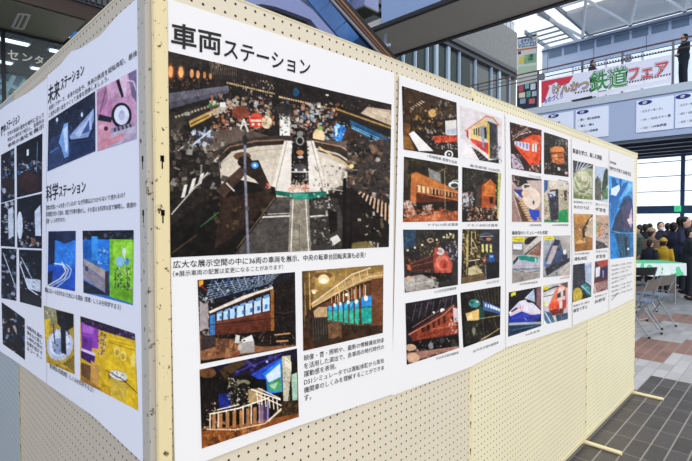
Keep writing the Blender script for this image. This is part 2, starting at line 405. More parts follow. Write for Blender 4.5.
COACH = """b 241e1c
p 1a1a20 35,90 490,50 490,130 90,225 35,190
s 3c5c88 5 12 90,90 400,55 60,190 330,120
s c0ccd8 2.5 9 100,100 400,60 150,170 380,90
s a8b8c8 2 7 80,110 80,190 420,60 360,110
k 26 60 80 380 190 8 24 28406c e0e8ec 50688c 141418 8098b8
p e8a030 40,95 62,92 60,112 42,125;l c04020 3 45,115 75,140
k 60 40 150 110 350 5 20 6a5a50 c8c4c8 3a302c d8e4f0 a89888
p a89c9c 45,190 85,215 85,310 45,330
p 2e1a14 88,240 380,135 400,150 395,330 92,352
p e8dccc 85,238 245,165 470,95 475,102 300,160 92,247
p 1c1614 380,110 475,90 480,330 395,345 385,150
k 20 390 110 480 330 5 18 2c2420 100c0a 3c302a
e 14100e 430 200 14 34;l 4a3a30 3 395,240 440,246 475,235
p 5a2c1e 120,275 385,225 388,325 92,348 92,290
p 6c3624 120,283 388,236 388,250 120,296
p 96602f 370,140 386,136 388,325 374,330
w b4d8f8 .72 3 120,250 210,218 210,268 120,282
w c8e4fc .8 4 212,217 370,165 370,232 212,267
w 3c78b8 .35 7 125,262 368,200 368,222 125,275
w 6a9cd0 .7 7 120,243 370,155 370,170 120,252
p 3a78b8 92,255 116,250 114,345 92,350
l 1a100c 3 92,300 388,268;k 12 100 290 380 320 2 6 8a5834 4a2818
p 14100e 95,352 395,325 480,335 480,385 120,380
k 30 120 330 480 390 6 20 0c0908 3c302a 6a4a34 8a6a54
e 1a1412 355 365 16 22;e 1a1412 390 375 18 20;l c89868 6 390,345 460,338;l c89060 8 400,375 450,372
G2
p 8c5c3c 45,345 180,370 330,400 430,395 490,390 490,400 45,465
p 5a3a28 130,360 200,365 210,420 120,440
k 30 50 370 220 455 6 30 a06c48 7a4c30 c08858
p 3a3030 50,345 118,350 118,400 50,420
p a8a29c 225,375 295,370 298,425 232,430;p e8e8e4 235,368 285,345 294,372 245,382
p d8d8d0 205,382 212,345 230,348 226,384;e 2a2a2c 250 372 6 4
e c8c0b4 230 403 10 14;p 8c4028 190,440 225,420 228,430 200,448;l 4a3a30 3 60,375 60,420
"""
SIMU = """b 15110f
p 1c1830 60,90 470,15 470,60 330,110 180,140
k 20 180 50 400 120 8 30 2c2868 403c90 1a1640 5a50a8
l 4a44a0 3 200,120 400,40;l 6a60b0 2 240,60 280,90
p 4a3820 130,110 220,60 250,75 150,150;k 12 50 100 180 170 8 20 2a2018 503c24 0e0b0a
e e8b070 72 118 22 9;e 6a4428 75 122 40 22;e c8ccf0 338 73 5 5
p 2a48c0 265,130 400,55 405,80 340,150 300,150
p 1e7ee8 320,125 402,60 406,205 340,215 335,160
p d8e8f8 332,135 396,80 398,140 345,165
p 4a9a60 340,170 398,140 402,200 350,205
p a0d0a8 346,178 390,160 370,195
p 1a2470 125,215 180,210 182,280 128,285;p 2a38a8 160,220 178,218 178,240 162,242
k 70 165 145 260 270 5 16 1c1a14 4a4834 e8e4d0 0c0a09 807a60 d8c898
e 8a8468 235 165 30 12;e 1a1814 235 180 20 14
p c8c0a8 403,50 440,45 445,110 430,250 410,245 406,120
p ece4cc 415,50 445,75 445,110 418,95;k 16 408 120 440 240 5 12 8a8064 e8dcc0 5a5040 c0b498
l 90b070 3 420,65 438,80
p a8c8b0 445,130 470,120 472,240 450,250
p 382818 400,250 475,240 478,320 330,360 380,280
k 20 400 250 478 330 8 24 4a3422 2c1e14 5e442c
p 8a4c20 50,380 478,300 480,330 52,455
k 40 55 340 300 450 8 30 a0602c 6c3a18 c88040 4a2a14
p b09468 255,195 320,190 320,250 260,255
k 20 60 250 130 370 5 18 c89868 8a5a30 f0d8b0 3c2a1c
w f8d8b8 .16 8 70,305 360,240 360,335 70,370
w b07848 .5 8 90,310 330,265 330,350 90,372
a 6858a8 300,260 350,245 350,330 300,340
l fff0d8 6 90,303 215,278 345,232;l f0dcc0 5 120,285 215,262;l e8d0b0 5 75,370 200,372 330,345 400,280
l fff4e0 6 270,195 395,240;l f0e8d8 5 300,190 395,235;l fff0d8 5 290,215 400,265;l e8dcc0 4 345,335 400,285
s fff0d8 4 6 285,205 390,245 290,255 395,290
k 14 100 365 300 380 4 9 fff0d8 c87840
"""
INTER = """b 3c2818
p 94743c 32,74 410,45 410,90 100,215 75,235
p 5c4624 32,74 100,70 75,235 60,250
p 6c5030 60,110 95,110 80,230 70,230
k 20 90 80 260 160 10 30 9c7c44 846834 b08c50
h e8c070 133 112 50 34
e 7c5830 133 95 42 16;e f8e0a8 133 112 26 22;e fff8e0 133 118 16 12;e e8c080 90 165 16 7;e fff0c8 88 172 9 8
p c09860 75,225 290,95 410,75 410,105 280,130 80,240
l ead8b0 6 78,225 265,90 350,60;l e0c898 5 80,240 280,130 345,100 410,92;l d8b880 4 100,215 340,108
s e0c898 4 5 180,150 350,55 190,200 355,85
l d8b880 5 268,85 285,130;l d8b880 4 215,125 225,150
p 5c3824 85,245 410,105 410,360 300,330 150,310 90,290
p 6c4028 355,110 408,105 408,345 360,330
w 20a0d8 .72 6 150,238 300,205 300,245 150,262
w 30b89c .72 6 150,262 300,245 300,322 150,298
p 2890d8 308,195 355,188 355,240 308,244;p 20a898 308,244 355,240 356,318 308,312;k 8 315 250 350 310 8 20 40c8a0 189088
l 4a2c1c 4 308,242 356,238;w 50c8f0 .4 6 152,245 298,215 298,235 152,255
k 24 150 280 300 320 5 14 1c9088 48c0a0 2a6848
w e8a060 .18 9 160,190 330,130 330,195 160,225
s f0e4c8 3 6 185,195 340,135 187,225 340,185
e f4f0e4 184 232 6 9;e f4f0e4 210 225 6 9;e f4f0e4 247 218 7 10;e f4f0e4 285 215 8 11;e f4f0e4 330 200 9 13
e fff8e0 240 183 8 7
p c8a878 85,260 110,240 150,240 150,290 90,290
p 2e2620 70,290 150,285 155,390 80,425
s 4a4038 5 6 75,285 150,290 80,400 150,360
p 6a4c34 152,318 215,310 218,372 155,388;k 12 155 320 215 380 6 16 7a5a3c 5a3e2a
p 3a281c 220,330 408,325 408,360 220,378
p 4a2c1c 32,350 80,370 90,428 38,443;k 14 35 250 80 380 8 20 1c1410 4a382a 2c2018
l d8a868 5 66,85 70,250;l c89858 3 45,130 50,280;l 6a5a40 4 40,95 45,330
"""
def rect(x0, y0, x1, y1): return [(x0, y0), (x1, y0), (x1, y1), (x0, y1)]
PA = [([(167.6, 51), (391.2, 104.5), (389.2, 247), (170.6, 257.5)], (165, 50, 4.573), HALL, 'wide view of a locomotive hall with a turntable', 1.55),
 ([(197.6, 280), (295, 272), (296, 346), (200.6, 364)], (190, 260, 4.61), COACH.replace('G2', ''), 'brown railway coach in a dark hall', 1.9),
 ([(199.6, 369.6), (297, 348.4), (298.9, 416.8), (201.8, 448.6)], (190, 345, 4.39), SIMU, 'railed platform under blue light', 1.9),
 ([(302, 271.3), (384, 264.8), (383.5, 333), (303.2, 351)], (295, 255, 4.61), INTER, 'wooden coach interior with blue green windows', 1.9)]
PB = [([(401.3, 86), (456.7, 102.5), (458.3, 158), (403.2, 149.5)], (398, 80, 5.42), """b 241a12
p 3a2818 20,40 320,125 320,200 130,210 30,240
s e8d4b8 4 6 60,155 130,110 78,165 142,118
k 14 20 45 150 180 6 14 e8d8c0 140e0a 4a3420
k 60 60 150 240 280 8 26 6a4a20 a87830 1a120c c89c50 3c2a18 0e0a08
e c8a060 185 180 22 22;k 8 160 150 210 230 6 12 e8c890 5a3c18
k 50 200 120 320 210 5 20 4a4038 8a8078 1a1614 c8b8a0 2c2420
p 6a4420 28,230 62,240 60,300 90,380 30,375
p 8a5c2c 28,300 55,310 80,378 30,372
p e8e4dc 255,222 318,215 320,300 258,300;p c0ccd8 262,270 316,262 318,292 265,296
k 40 90 250 260 370 6 22 14100e 3c342e c8c0b4 2c2622 6a6058 0c0a09
p f4f0ec 55,292 82,278 190,385 110,385
p d05030 185,305 320,298 325,335 200,340;k 14 190 300 320 335 6 14 1c1210 e06848 8a2c1c
k 24 200 335 325 375 6 16 e8e4e0 4a443e 14100e
e f4f4f4 275 403 24 22;e 141414 277 403 15 15;e f0f0f0 277 403 5 5""", 'dark engine shed with a steam locomotive'),
 ([(460.3, 105), (502, 118.5), (502, 164), (461, 157)], (455, 95, 6.58), """G dcd4d4 e8e4e4
p e4dcdc 35,65 310,155 310,200 220,140 70,240 40,240
p f4eeee 35,280 120,340 180,440 40,410
p d8cc70 0,0 1,1 2,2
l e08848 9 70,235 130,195 205,140 250,150 290,200
p e8c880 95,235 200,155 215,175 218,300 100,290
p 54505c 215,170 280,195 285,420 222,420
p 3a3844 225,185 270,200 275,400 228,410
p e8e4dc 80,225 102,230 105,310 85,290;p c84040 76,235 90,230 92,290 78,275;p d04848 100,290 222,315 222,360 105,300
p d84840 105,285 225,320 228,400 160,350 110,310
w 3c3c48 .6 4 120,225 180,205 182,275 120,260;p 8ca0b8 168,205 190,200 195,350 180,340;p 2c2c38 192,215 208,208 210,290 194,284
p e8d040 218,185 226,190 230,420 222,420
l c8b0a8 5 100,310 170,380 222,430
p 2a2624 110,340 160,372 225,430 290,420 290,460 180,460
s a8988c 3 6 120,345 230,440 110,360 190,460
k 20 240 330 310 440 5 16 c8b8a8 8a8078 e8dcd0 5a5450""", 'red and cream tram'),
 ([(403.6, 156.6), (458.4, 166), (458, 221), (402.8, 222)], (398, 155, 6.29), """b 2c2418
k 50 35 20 380 170 8 30 1a1810 3c3824 5a4c30 241c14 6a5840
p 8a8a84 185,80 265,118 268,190 195,150;l d0d0c8 2 190,90 260,160
e e8f0f0 350 188 34 22;e 384038 355 192 24 14;l e8f4f0 4 320,200 345,160 378,158
p 4a4030 40,20 60,30 60,200 40,200
p a85828 80,120 110,105 380,225 378,290 120,310 75,300
p c87838 80,125 105,110 375,228 375,240 120,180 82,190
p c06c38 78,170 108,180 112,300 75,298
p 5c2c18 110,240 378,280 378,300 112,300
w e8d8a0 .55 3 115,185 200,210 200,245 115,232;w 2c1a14 .5 6 205,205 370,245 370,270 205,250;w e0b080 .3 9 180,200 370,245 370,265 180,240
l e8a060 4 180,250 378,285;l f0c890 3 110,190 378,238
p 1c140f 110,300 380,290 350,330 240,350 120,345
p d8b098 30,300 80,290 110,370 60,400;k 60 35 290 110 390 6 16 f0e0d8 c88868 6a4838 e8c8b8
k 50 150 315 210 380 6 14 f8f0ec c88868 8a5c44 e8c0a8
p b05c34 30,400 180,380 380,350 378,415 30,420;k 40 40 340 375 415 10 40 a04c2c c87850 8a4428 d89068
l e0c0a0 3 292,100 295,340;l c8a888 3 250,110 300,85""", 'orange brown wooden coach'),
 ([(462.4, 167), (501.3, 173.3), (498.5, 221), (462, 222)], (398, 155, 6.29), """b 1e1a14
s 3c3a30 4 8 410,90 560,100 420,220 500,180
k 40 410 80 560 200 6 20 2c281e 4a4434 1a1610 6a6450
p 5a3018 510,190 580,140 620,190 615,330 510,330
p c86428 530,190 585,155 615,190 612,330 530,325
p a84c20 540,255 612,262 612,335 525,330;p e08038 545,185 600,195 600,240 548,240
p 1c1410 575,265 600,265 600,305 578,305;l f0a868 4 585,155 545,190;l e89858 3 535,250 612,258
p 3a3830 490,200 512,185 512,330 490,330
p c8d4dc 405,240 440,235 450,300 410,300;k 50 405 230 480 350 6 20 a8b4bc 3a3c40 e0e4e8 5a5450 c06048
p c8c870 630,110 648,112 640,400 625,400;k 20 615 110 648 400 6 14 e8e4a0 6a7040 a8a860
k 70 440 325 625 415 6 22 2a1e18 c87c50 8a5038 e8c0a0 f0e4d8 4a3428 18100c""", 'end of an orange carriage'),
 ([(403, 229.6), (458, 229.6), (457.6, 284.8), (405, 292.7)], (398, 222, 6.29), """b 2a2826
p 2c4458 35,50 110,50 110,150 40,180;k 14 35 50 110 170 6 20 1c3448 4a6c88 162430
k 50 110 50 378 160 8 26 1e1a18 3a3430 4c4438 2a2420
d f0e0a8 6 7 60,178 330,78;k 12 300 70 350 100 8 14 f8ecc0 e8d890
k 40 120 110 270 220 6 16 8a6c3c 2a221a c8a860 5a4428
k 30 300 120 378 260 6 20 2c2838 e8e4e0 6a6468 4a3c70 c8c4c8
p 5a3c2c 60,270 225,220 230,300 80,310
k 40 50 220 220 310 8 26 6a4030 2a1c16 a06448 3c2a22
e c8684c 80 285 22 20;e b85840 150 250 20 14
p 4c2a22 70,262 225,205 250,290 90,318;l 8a5448 4 80,262 225,208;l 2a1612 5 80,300 235,280;l a8705c 3 90,280 225,245
p b04a38 215,205 262,150 305,195 342,262 330,322 290,345 225,318
e c85a46 280 268 54 62 -12;e e07c66 276 258 40 46 -12;e c04c3c 284 268 28 32 -12;e 8a2c24 290 274 12 14
e e8e0dc 262 184 25 22 20;e b8b0b0 262 184 15 13;e c05040 238 176 14 16;l f0a890 3 236,240 262,208 290,204
e c8a890 200 115 20 14;e 3c302a 200 115 12 8
p 14100e 150,320 340,320 330,365 280,375 170,350;k 20 160 310 340 370 6 16 3c3430 0c0a09 6a6058
p a8a098 40,350 150,330 240,375 200,425 50,440;k 30 50 350 250 420 10 40 c0b8ac 8c847c d0c8bc
l e8e4dc 3 60,400 200,370;e d8a080 68 350 14 12""", 'red brown steam locomotive front'),
 ([(462.4, 229.2), (499.7, 229.2), (499.7, 277.6), (460.8, 284)], (398, 222, 6.29), """b 2a2418
k 80 405 50 520 260 6 24 8a7038 c8a458 4a3c20 1c1810 e8d8a0 6a5830
s e0c880 4 3 430,60 500,60 425,330 500,60
p 2c2e32 520,50 640,50 640,350 560,360
e 4a4c54 557 92 42 28;e 1a1614 557 98 28 16;e c87848 572 108 16 10;l b0b4c0 4 515,92 600,88
w e8e080 .5 3 522,140 598,140 598,190 522,195
p 2458a8 572,205 608,205 608,248 572,248;p 80b8e8 578,212 600,210 600,222 580,222;e a84838 546 235 12 22;e e8a080 546 235 7 14
k 30 520 130 600 270 5 14 1c1816 4a4440 8a8070
p c8bc90 440,290 500,270 535,320 440,340;l e8e4d8 5 445,245 515,235;l e8d8a8 4 470,110 500,170
l c8b070 6 435,80 430,330;k 20 400 250 540 370 6 20 d8c890 5a4828 8a7448
p 6a5438 400,350 540,320 560,360 400,390;p 16181a 560,255 640,250 640,350 560,360
l 8a8c90 4 550,270 556,360""", 'dark smokebox and platform'),
 ([(405.7, 303.4), (456.6, 294.2), (458.8, 347.6), (407.2, 365)], (398, 285, 5.43), """b 1c181c
k 40 45 60 320 180 8 26 14121a 2c2630 3c3038 4a3c40
s 6a6068 3 7 80,110 310,60 60,200 300,120
e f8f4f0 238 138 12 12;e ffffff 192 148 6 6
p 6a2c20 60,262 290,108 328,118 330,270 90,322
p 96402a 110,246 276,150 282,275 100,312
p b45034 276,148 306,152 312,268 280,275;p 1c1c24 284,170 300,172 300,196 285,196;p d0c0c0 295,120 325,130 328,200 300,200
l e0a080 4 60,270 240,165 300,110;l b88070 3 80,230 220,140
w 2a1814 .4 5 118,238 262,162 264,200 120,262
l 4a1c14 3 112,285 280,232;s 5c2418 2 5 130,240 262,168 130,300 268,262
l 5c2418 4 100,300 325,262;l c87858 3 180,240 320,215
k 20 270 180 320 265 5 12 e8c0b0 8a3828 f0e4e0
p 100c0c 55,310 330,265 330,330 260,345 60,340
e 8a8c94 178 330 14 18;e 3c3c40 237 300 14 16;e 2a2828 298 315 16 18;k 30 110 290 320 335 5 14 3c3434 0c0a0a 6a5a54 a89890
p a87868 50,370 330,330 330,345 200,375 60,425;k 20 60 350 320 400 10 30 b88878 8a6054 986c5c
e d8b090 85 395 34 26;e c8a484 70 340 30 18""", 'long red brown electric locomotive'),
 ([(460, 292.7), (501, 286), (500.5, 334.7), (462.8, 347.6)], (398, 285, 5.43), """b 14120f
s 4a4034 4 8 400,30 555,15 430,110 555,100
k 40 340 20 555 200 6 22 2c261c 1a1612 3c3428 0e0c0a
e 3a8c84 415 100 32 22;p e8c070 365,155 440,130 440,190 375,195;e 1c3c3a 400 95 10 7;e c8d8d4 430 92 8 6
p f0d8a0 372,168 400,150 405,180 378,190;p 184038 440,120 470,115 470,180 440,180
p 3a5c94 460,85 560,125 560,160 465,135;p c0d4e8 500,105 555,130 555,142 500,122;w e8f0f8 .5 6 470,98 558,130 558,146 470,116
l c8b888 3 370,195 560,165;l 8a7c58 2 460,180 470,300;l 8a7c58 2 520,180 540,240
p 1e1e18 360,195 460,190 465,300 370,320;p 2c2c24 395,225 425,220 428,275 400,280
e 8a8874 410 250 10 20;k 24 365 200 460 310 5 14 3c3c30 0e0e0a 6a6850
k 30 470 180 558 290 6 20 2a241a 3c3224 181410
l a89464 5 430,315 555,235;l c8b488 3 450,295 500,270""", 'green and cream locomotive nose')]
PCc = [([(510, 121.8), (541.4, 130), (541.4, 173.5), (511.5, 168.3)], (505, 115, 7.69), """b 3a221c
k 40 40 55 280 170 8 22 6a3c2c 2a1814 c8a890 8a5c48 4a2c24
s f0e0d8 5 4 90,160 200,120 120,150 215,130
l c8b098 5 60,190 180,105;l d8c8b8 3 60,170 200,80
p e04820 130,190 215,150 275,160 275,330 260,380 200,390 75,240
p f06030 140,200 200,170 250,180 240,330 190,330 110,250
p c83c18 210,160 270,170 268,200 215,190
p d8d4e0 75,200 190,215 190,275 150,270 75,225;w 8c90b8 .5 4 80,205 185,220 185,265 80,228
w c8f0f4 .7 2 208,225 248,220 248,285 208,280;k 12 210 200 262 240 6 12 f0c0a8 e8e4e0
p 2c1c18 50,240 80,240 205,400 180,430 60,300
p c8b8c8 48,300 70,300 150,420 60,410;l f0e8f0 4 110,340 145,410;k 30 50 300 130 420 6 20 b8a8b0 5a4848 e0d0d8
k 30 190 370 285 440 6 18 1c1210 5a3c34 a88c80 e8c8b8
k 16 250 110 285 300 6 14 e8d8d8 8a4c3c c0302c""", 'bright orange commuter train'),
 ([(543.6, 132), (568, 139.7), (568.5, 177), (544, 174)], (505, 115, 7.69), """b 26241e
k 40 298 130 490 260 6 22 1c1a14 4a483c 3a362a 6a685c c8c4b4
k 18 385 180 450 230 5 12 e8e4d8 3a362a a8a494
p d87838 345,260 400,240 455,260 460,290 340,290;e e88c48 400 262 50 22
p c86830 350,300 450,290 455,370 420,380 360,365;p f0a068 360,310 400,300 405,345 365,340
l 4a2c1c 4 345,292 460,285;l 4a2c1c 4 360,330 450,325;k 20 350 290 455 370 5 12 3c2418 f0c090 e08848 8a4420
p 16120f 305,375 380,370 480,400 480,461 305,461;k 40 300 360 488 461 6 20 0e0c0a 3c322a 8a7c6c c8b09c
p d8d0c8 400,400 420,405 420,430 402,425
k 20 460 190 490 330 5 14 c8b8a0 6a4838 2c2018
e e8b0b8 470 445 14 10""", 'orange locomotive front'),
 ([(512, 174.5), (541.8, 179.4), (541.8, 222), (512, 222)], (505, 170, 7.69), """b b09890
p 241c1c 55,38 285,72 285,100 180,110 100,130 60,90
k 14 55 40 110 110 8 18 f0e8e8 8a6058 e8c8c0
p c8b0a8 170,80 285,80 285,260 260,180 190,130
p a08078 55,240 80,240 140,390 55,395
e 1c1410 158 112 26 16;e e8dcd4 168 130 36 26;p 4a4444 148,112 195,118 190,142 150,138
e efd8c4 205 215 68 88 -25;p f0dccc 130,150 200,140 260,190 270,270 220,310 150,260
p 2c3a90 70,150 140,150 155,180 140,215 110,200 72,160;p e8e0dc 68,158 100,185 130,225 90,200
e e8c8a8 160 180 30 30;e 4a3c38 222 250 7 17
p 2a4cc8 185,300 265,310 270,375 230,390 195,360
k 14 90 195 150 250 6 12 c8a060 6a5040 e8c898
p 5a3c28 75,200 110,230 190,395 130,398
s e8c070 8 8 105,245 185,395 150,240 215,395
l 8a5848 5 75,200 140,398;l f0e8e0 3 70,210 130,398
k 10 235 360 285 398 6 16 2a3c90 e8c070 3c2c28""", 'round nosed white bullet train'),
 ([(543.8, 179.8), (568.7, 183), (568.5, 222.4), (544, 222.4)], (505, 170, 7.69), """b c8b8a0
p 2c5a90 300,75 330,80 325,150 300,180;p e0d4c0 335,85 485,100 485,160 400,150 340,140
k 12 400 95 490 200 5 14 2c2824 e8e0d0 8a7c68
p 2a2c34 345,155 405,145 412,380 350,390 330,200
p c8ccd4 340,170 385,160 385,200 330,205;e 3c4c88 350 200 18 16;e e8ecf4 350 198 8 7
k 40 325 170 410 380 6 18 1c1c24 4a4c58 8a8c94 3c4470 0e0e14
p b0a890 415,210 485,210 485,310 415,320;p 4a4034 450,160 475,150 475,230 455,240;k 12 430 150 488 260 6 16 8a7c68 2c241e e0d0b8
k 40 300 190 345 400 6 18 a8987c 3c3428 e8d8b8 5a6c50
p 12904c 410,320 440,305 480,305 485,403 405,403;l 20b868 4 415,325 480,312
p 3c7858 305,380 400,390 400,403 305,403""", 'dark locomotive beside a green seat'),
 ([(512.4, 236.4), (541.7, 236), (540.2, 278), (512.2, 283.6)], (505, 228, 8.09), """b b8b0a8
p 1c1a1c 155,105 190,75 270,65 200,130 165,135;p d8d0c4 150,190 297,95 297,66 270,66 200,130
p 2a2420 150,218 297,105 297,115 170,218
p 8a5c4c 185,215 297,120 290,225;k 20 190 150 290 222 5 12 c88c78 e8d8c8 4a2c24
p 8a8484 60,110 150,120 150,220 60,215;p f0f0f4 66,130 140,130 138,175 68,172;l a8a8c0 2 80,145 130,145;l 5a5458 3 60,182 150,185
p f0e020 58,80 130,72 162,80 162,110 60,108;l 6a6420 3 70,95 150,95
e b8bcc4 170 300 125 62;p b8bcc4 65,290 110,225 270,240 290,260 285,345 180,362 75,340
p 0c8878 105,228 140,222 270,240 262,272 215,275 170,262 120,258
p 2a3034 65,270 105,228 110,252 68,300;e a0e8e0 250 258 9 16
p 8c9098 70,325 285,320 285,335 180,345 72,338;l c0308c 2 70,310 285,300
l 2c2e32 5 65,335 180,362 285,345
p a09890 60,350 285,365 285,400 60,448;l 8a8480 2 70,380 280,380""", 'green and silver bullet train with a yellow label'),
 ([(543.7, 236), (570, 235.4), (569.5, 275), (543.3, 277.4)], (505, 228, 8.09), """b a8a8a8
p c8ccd4 315,90 380,90 340,230 315,240;s 6a7078 3 5 320,100 370,100 320,230 350,230
p b8b0a8 430,65 522,65 522,220 470,200 440,110
p 5a6480 380,120 440,100 470,200 460,270 380,320 325,320 320,260
p c8b8b8 385,145 425,140 400,220 365,300 335,290;p 2a3040 400,90 445,100 430,145 385,140
p 3c4a68 430,150 470,200 490,240 400,300 370,310
e 2c3c58 480 230 22 40;e e8f0f4 480 195 14 20;e 5a80b0 325 290 9 26
p 2a2c34 325,330 400,290 520,240 520,270 440,320 340,390;k 20 330 280 500 380 6 18 4a5058 1c1e24 8a8c94
p c0b8b0 440,330 522,270 522,380 440,385;l 4a4440 3 440,385 522,295
p 88847c 313,370 340,390 440,385 440,390 313,400
p f0e020 316,72 385,66 395,80 395,98 316,96;l 6a6420 3 325,85 385,82""", 'grey angular bullet train with a yellow label'),
 ([(509, 292.4), (541.4, 286.5), (541.4, 326), (508.3, 337)], (505, 280, 7.69), """b 1c1a20
p 101014 30,95 280,50 130,170 60,230
p c8d8e8 225,70 232,170 180,150 150,140;s 6a88a8 3 5 175,130 225,75 185,150 230,165
p 6a4c50 245,60 280,55 280,240 245,180;s 8a6468 4 8 245,75 280,70 245,190 280,220
p e8e4f0 30,250 110,165 160,150 220,180 280,240 275,262 200,270 130,240 40,280
p d0ccdc 40,240 110,175 130,200 60,260;e 1c1c24 185 165 22 9 15;p 20202c 45,242 80,218 95,210 98,222 55,248
l e06880 3 38,268 130,232 200,262 270,262;p e090a0 112,205 125,200 125,225 114,228;p e090a0 132,200 140,198 142,222 134,222
p 2434a0 28,285 130,240 200,268 278,265 278,290 220,325 60,330 30,330
p 3448c0 60,300 140,255 200,275 150,290;l e0e0f0 3 150,290 165,310;k 12 150 285 275 325 5 12 1c1c28 8a8cb0 2c2c48
p a8b0b8 30,330 280,320 280,338 30,350
p 20344c 28,350 280,338 280,360 26,436;l 3c6c98 6 60,385 270,345;l 14202c 8 40,410 200,365
p f0e828 50,100 82,90 84,115 60,122;p d8d020 46,105 60,100 60,125 48,128""", 'white and blue bullet train'),
 ([(543.4, 286), (567.4, 281.3), (567.8, 319), (543.6, 325)], (505, 280, 7.69), """b c8c4c4
p 3a3434 297,80 400,40 420,50 380,60 300,95;p e8e8e8 297,130 350,90 380,70 340,200 300,200;l 2c2828 5 300,130 380,110
p 4a4444 420,30 480,15 480,60 440,45;l 8a3c40 4 400,60 480,30
p e87858 400,60 440,40 470,60 470,220 340,235 335,200
p e8d0c8 410,60 455,50 460,160 400,160;p 2a3c48 400,110 425,90 428,130 402,140;p 38505c 445,80 460,76 460,120 446,124
p f05838 340,190 400,160 420,175 415,225 345,232;p c84848 440,150 468,150 468,215 440,215;p f4e0d8 415,165 440,160 440,220 418,225
p 8a2c24 340,232 455,215 440,260 360,275;k 24 350 220 450 275 5 12 1c1416 e8dcd8 4a3034 a06058
p 50708c 300,240 360,250 380,330 310,340;l d0e0f0 8 310,250 360,335;l 2c4058 5 335,245 385,320
p f4f4f0 300,300 330,345 300,350;p 3a5068 390,270 480,250 480,300 400,320;k 12 400 250 480 300 6 14 8aa0b8 243444
p f0e020 296,55 330,42 335,70 300,80;l 6a6420 3 304,66 326,56
e e8e070 306 185 8 20""", 'red and cream express train')]
PD = [([(573.2, 160), (593, 164.4), (593, 199.8), (573.6, 198.3)], (568, 140, 6.77), """b a8ac88
p 3c4044 35,135 172,165 172,195 110,190 40,225;s e0e4e8 5 5 60,140 170,175 50,215 110,195
s 5a8a60 3 1 0,0 1,1 2,2 3,3
e c8c8a8 100 290 66 80;s 7c8460 4 1 40,300 160,300 40,300 160,300
e 8a9468 100 300 50 58;e d0ccb0 105 285 40 44;e 98a070 108 275 30 30;e dcd8c0 112 262 20 18
l e8e4d0 4 50,250 80,330 160,360;l 6a7448 4 45,280 90,350 165,375;l 5a6440 3 60,250 100,320 168,330
p 6a8040 36,350 80,380 168,380 168,405 38,395;k 30 36 200 170 400 6 16 8ca060 d8d8b8 6a7450 e8e8d0 5a6c3c""", 'model railway diorama'),
 ([(595, 165.8), (608.2, 168), (607.9, 202.8), (595, 199.8)], (568, 140, 6.77), """b c8d4e0
p b8c8dc 183,175 272,190 272,260 183,260
p 5a6458 183,270 200,240 225,290 225,410 183,405;p 2a4434 225,360 240,240 255,195 270,200 272,300 250,340 240,410
p 3c8a50 240,340 272,320 272,400 230,405;k 50 185 260 270 410 5 14 4a5c50 8a7c70 30503c c86c60 2c3430 5ca868
k 14 190 330 240 410 5 10 c04848 e8a090 3a2c2c""", 'green park seen past a tree'),
 ([(573.5, 213.7), (593, 214.3), (593, 249.9), (574.5, 251.8)], (568, 200, 7.68), """b b07c40
p c89450 42,105 192,108 140,170 60,190;p 4a3018 192,105 150,160 110,230 130,240 192,160
p e8d8c0 170,140 192,130 192,290 130,270;s a07c50 3 7 150,190 192,140 140,270 192,280
k 50 50 200 150 360 6 16 e8c080 8a5c28 4a2c18 d8a860 f0d8b0 2c1c14
p 2c1c18 110,220 130,215 135,290 115,290;e e8b068 95 330 26 26;p a06c30 50,340 192,320 192,383 50,398;e b87c38 100 150 30 26""", 'warm lit play area'),
 ([(596, 215), (608.6, 215.4), (608.6, 247.5), (596, 249.5)], (568, 200, 7.68), """b c0b0a8
p c8a890 215,115 312,118 312,200 215,200;p 8aa878 215,160 250,175 240,260 215,260
p e87830 235,180 252,190 250,280 235,280;k 50 225 180 312 300 6 16 f0e8e0 c04840 3c2c30 e8a070 5a4c54 241c20
p 4a4040 215,310 280,330 310,365 215,378;l e8e0dc 4 240,290 310,360;k 14 215 310 310 375 6 14 8a8080 2c2428 c8c0c0""", 'visitors in a bright room'),
 ([(572.8, 264.8), (592, 262.3), (591.6, 296.8), (572, 302.3)], (568, 250, 7.3), """b 3c3c48
p 2c2e3a 35,108 130,95 125,240 100,290 35,270;k 20 40 110 120 260 8 24 3c404c 1e2028 4a4c58
p c8d4e8 125,95 175,90 172,260 130,230;s 7c90b0 3 6 128,110 172,100 128,220 172,240
p 208c90 95,270 130,240 170,300 168,335 140,320;l e8f0f0 4 100,260 165,320;p 1c2024 100,300 120,290 150,345 110,355
k 20 95 220 170 320 5 12 30b0b0 e8e8e0 1c4c60 e0d0a0
e c8b040 70 325 36 50;p c8b040 35,300 60,275 98,330 90,360 35,378;k 10 40 290 90 370 6 12 d8c860 a88c30""", 'model train layout beside a yellow shape'),
 ([(595.4, 261.6), (608, 259.3), (607.7, 289.7), (594, 293.8)], (568, 250, 7.3), """b 4c3c54
p b84838 205,85 292,68 292,110 250,130 215,100;p e8e4e8 205,130 235,118 232,190 203,200
p 2c2848 240,130 288,110 288,200 235,215;p 8a84c0 250,150 262,145 262,200 252,205
p d8b8b0 190,250 290,215 290,290 195,318;s 6a2c2c 6 6 200,250 215,310 285,215 290,285
p 5a2c30 190,225 290,190 290,215 190,250;k 10 200 230 290 310 6 14 e8dcd8 8a3c38 2c1c20""", 'dark room with red striped seats')]
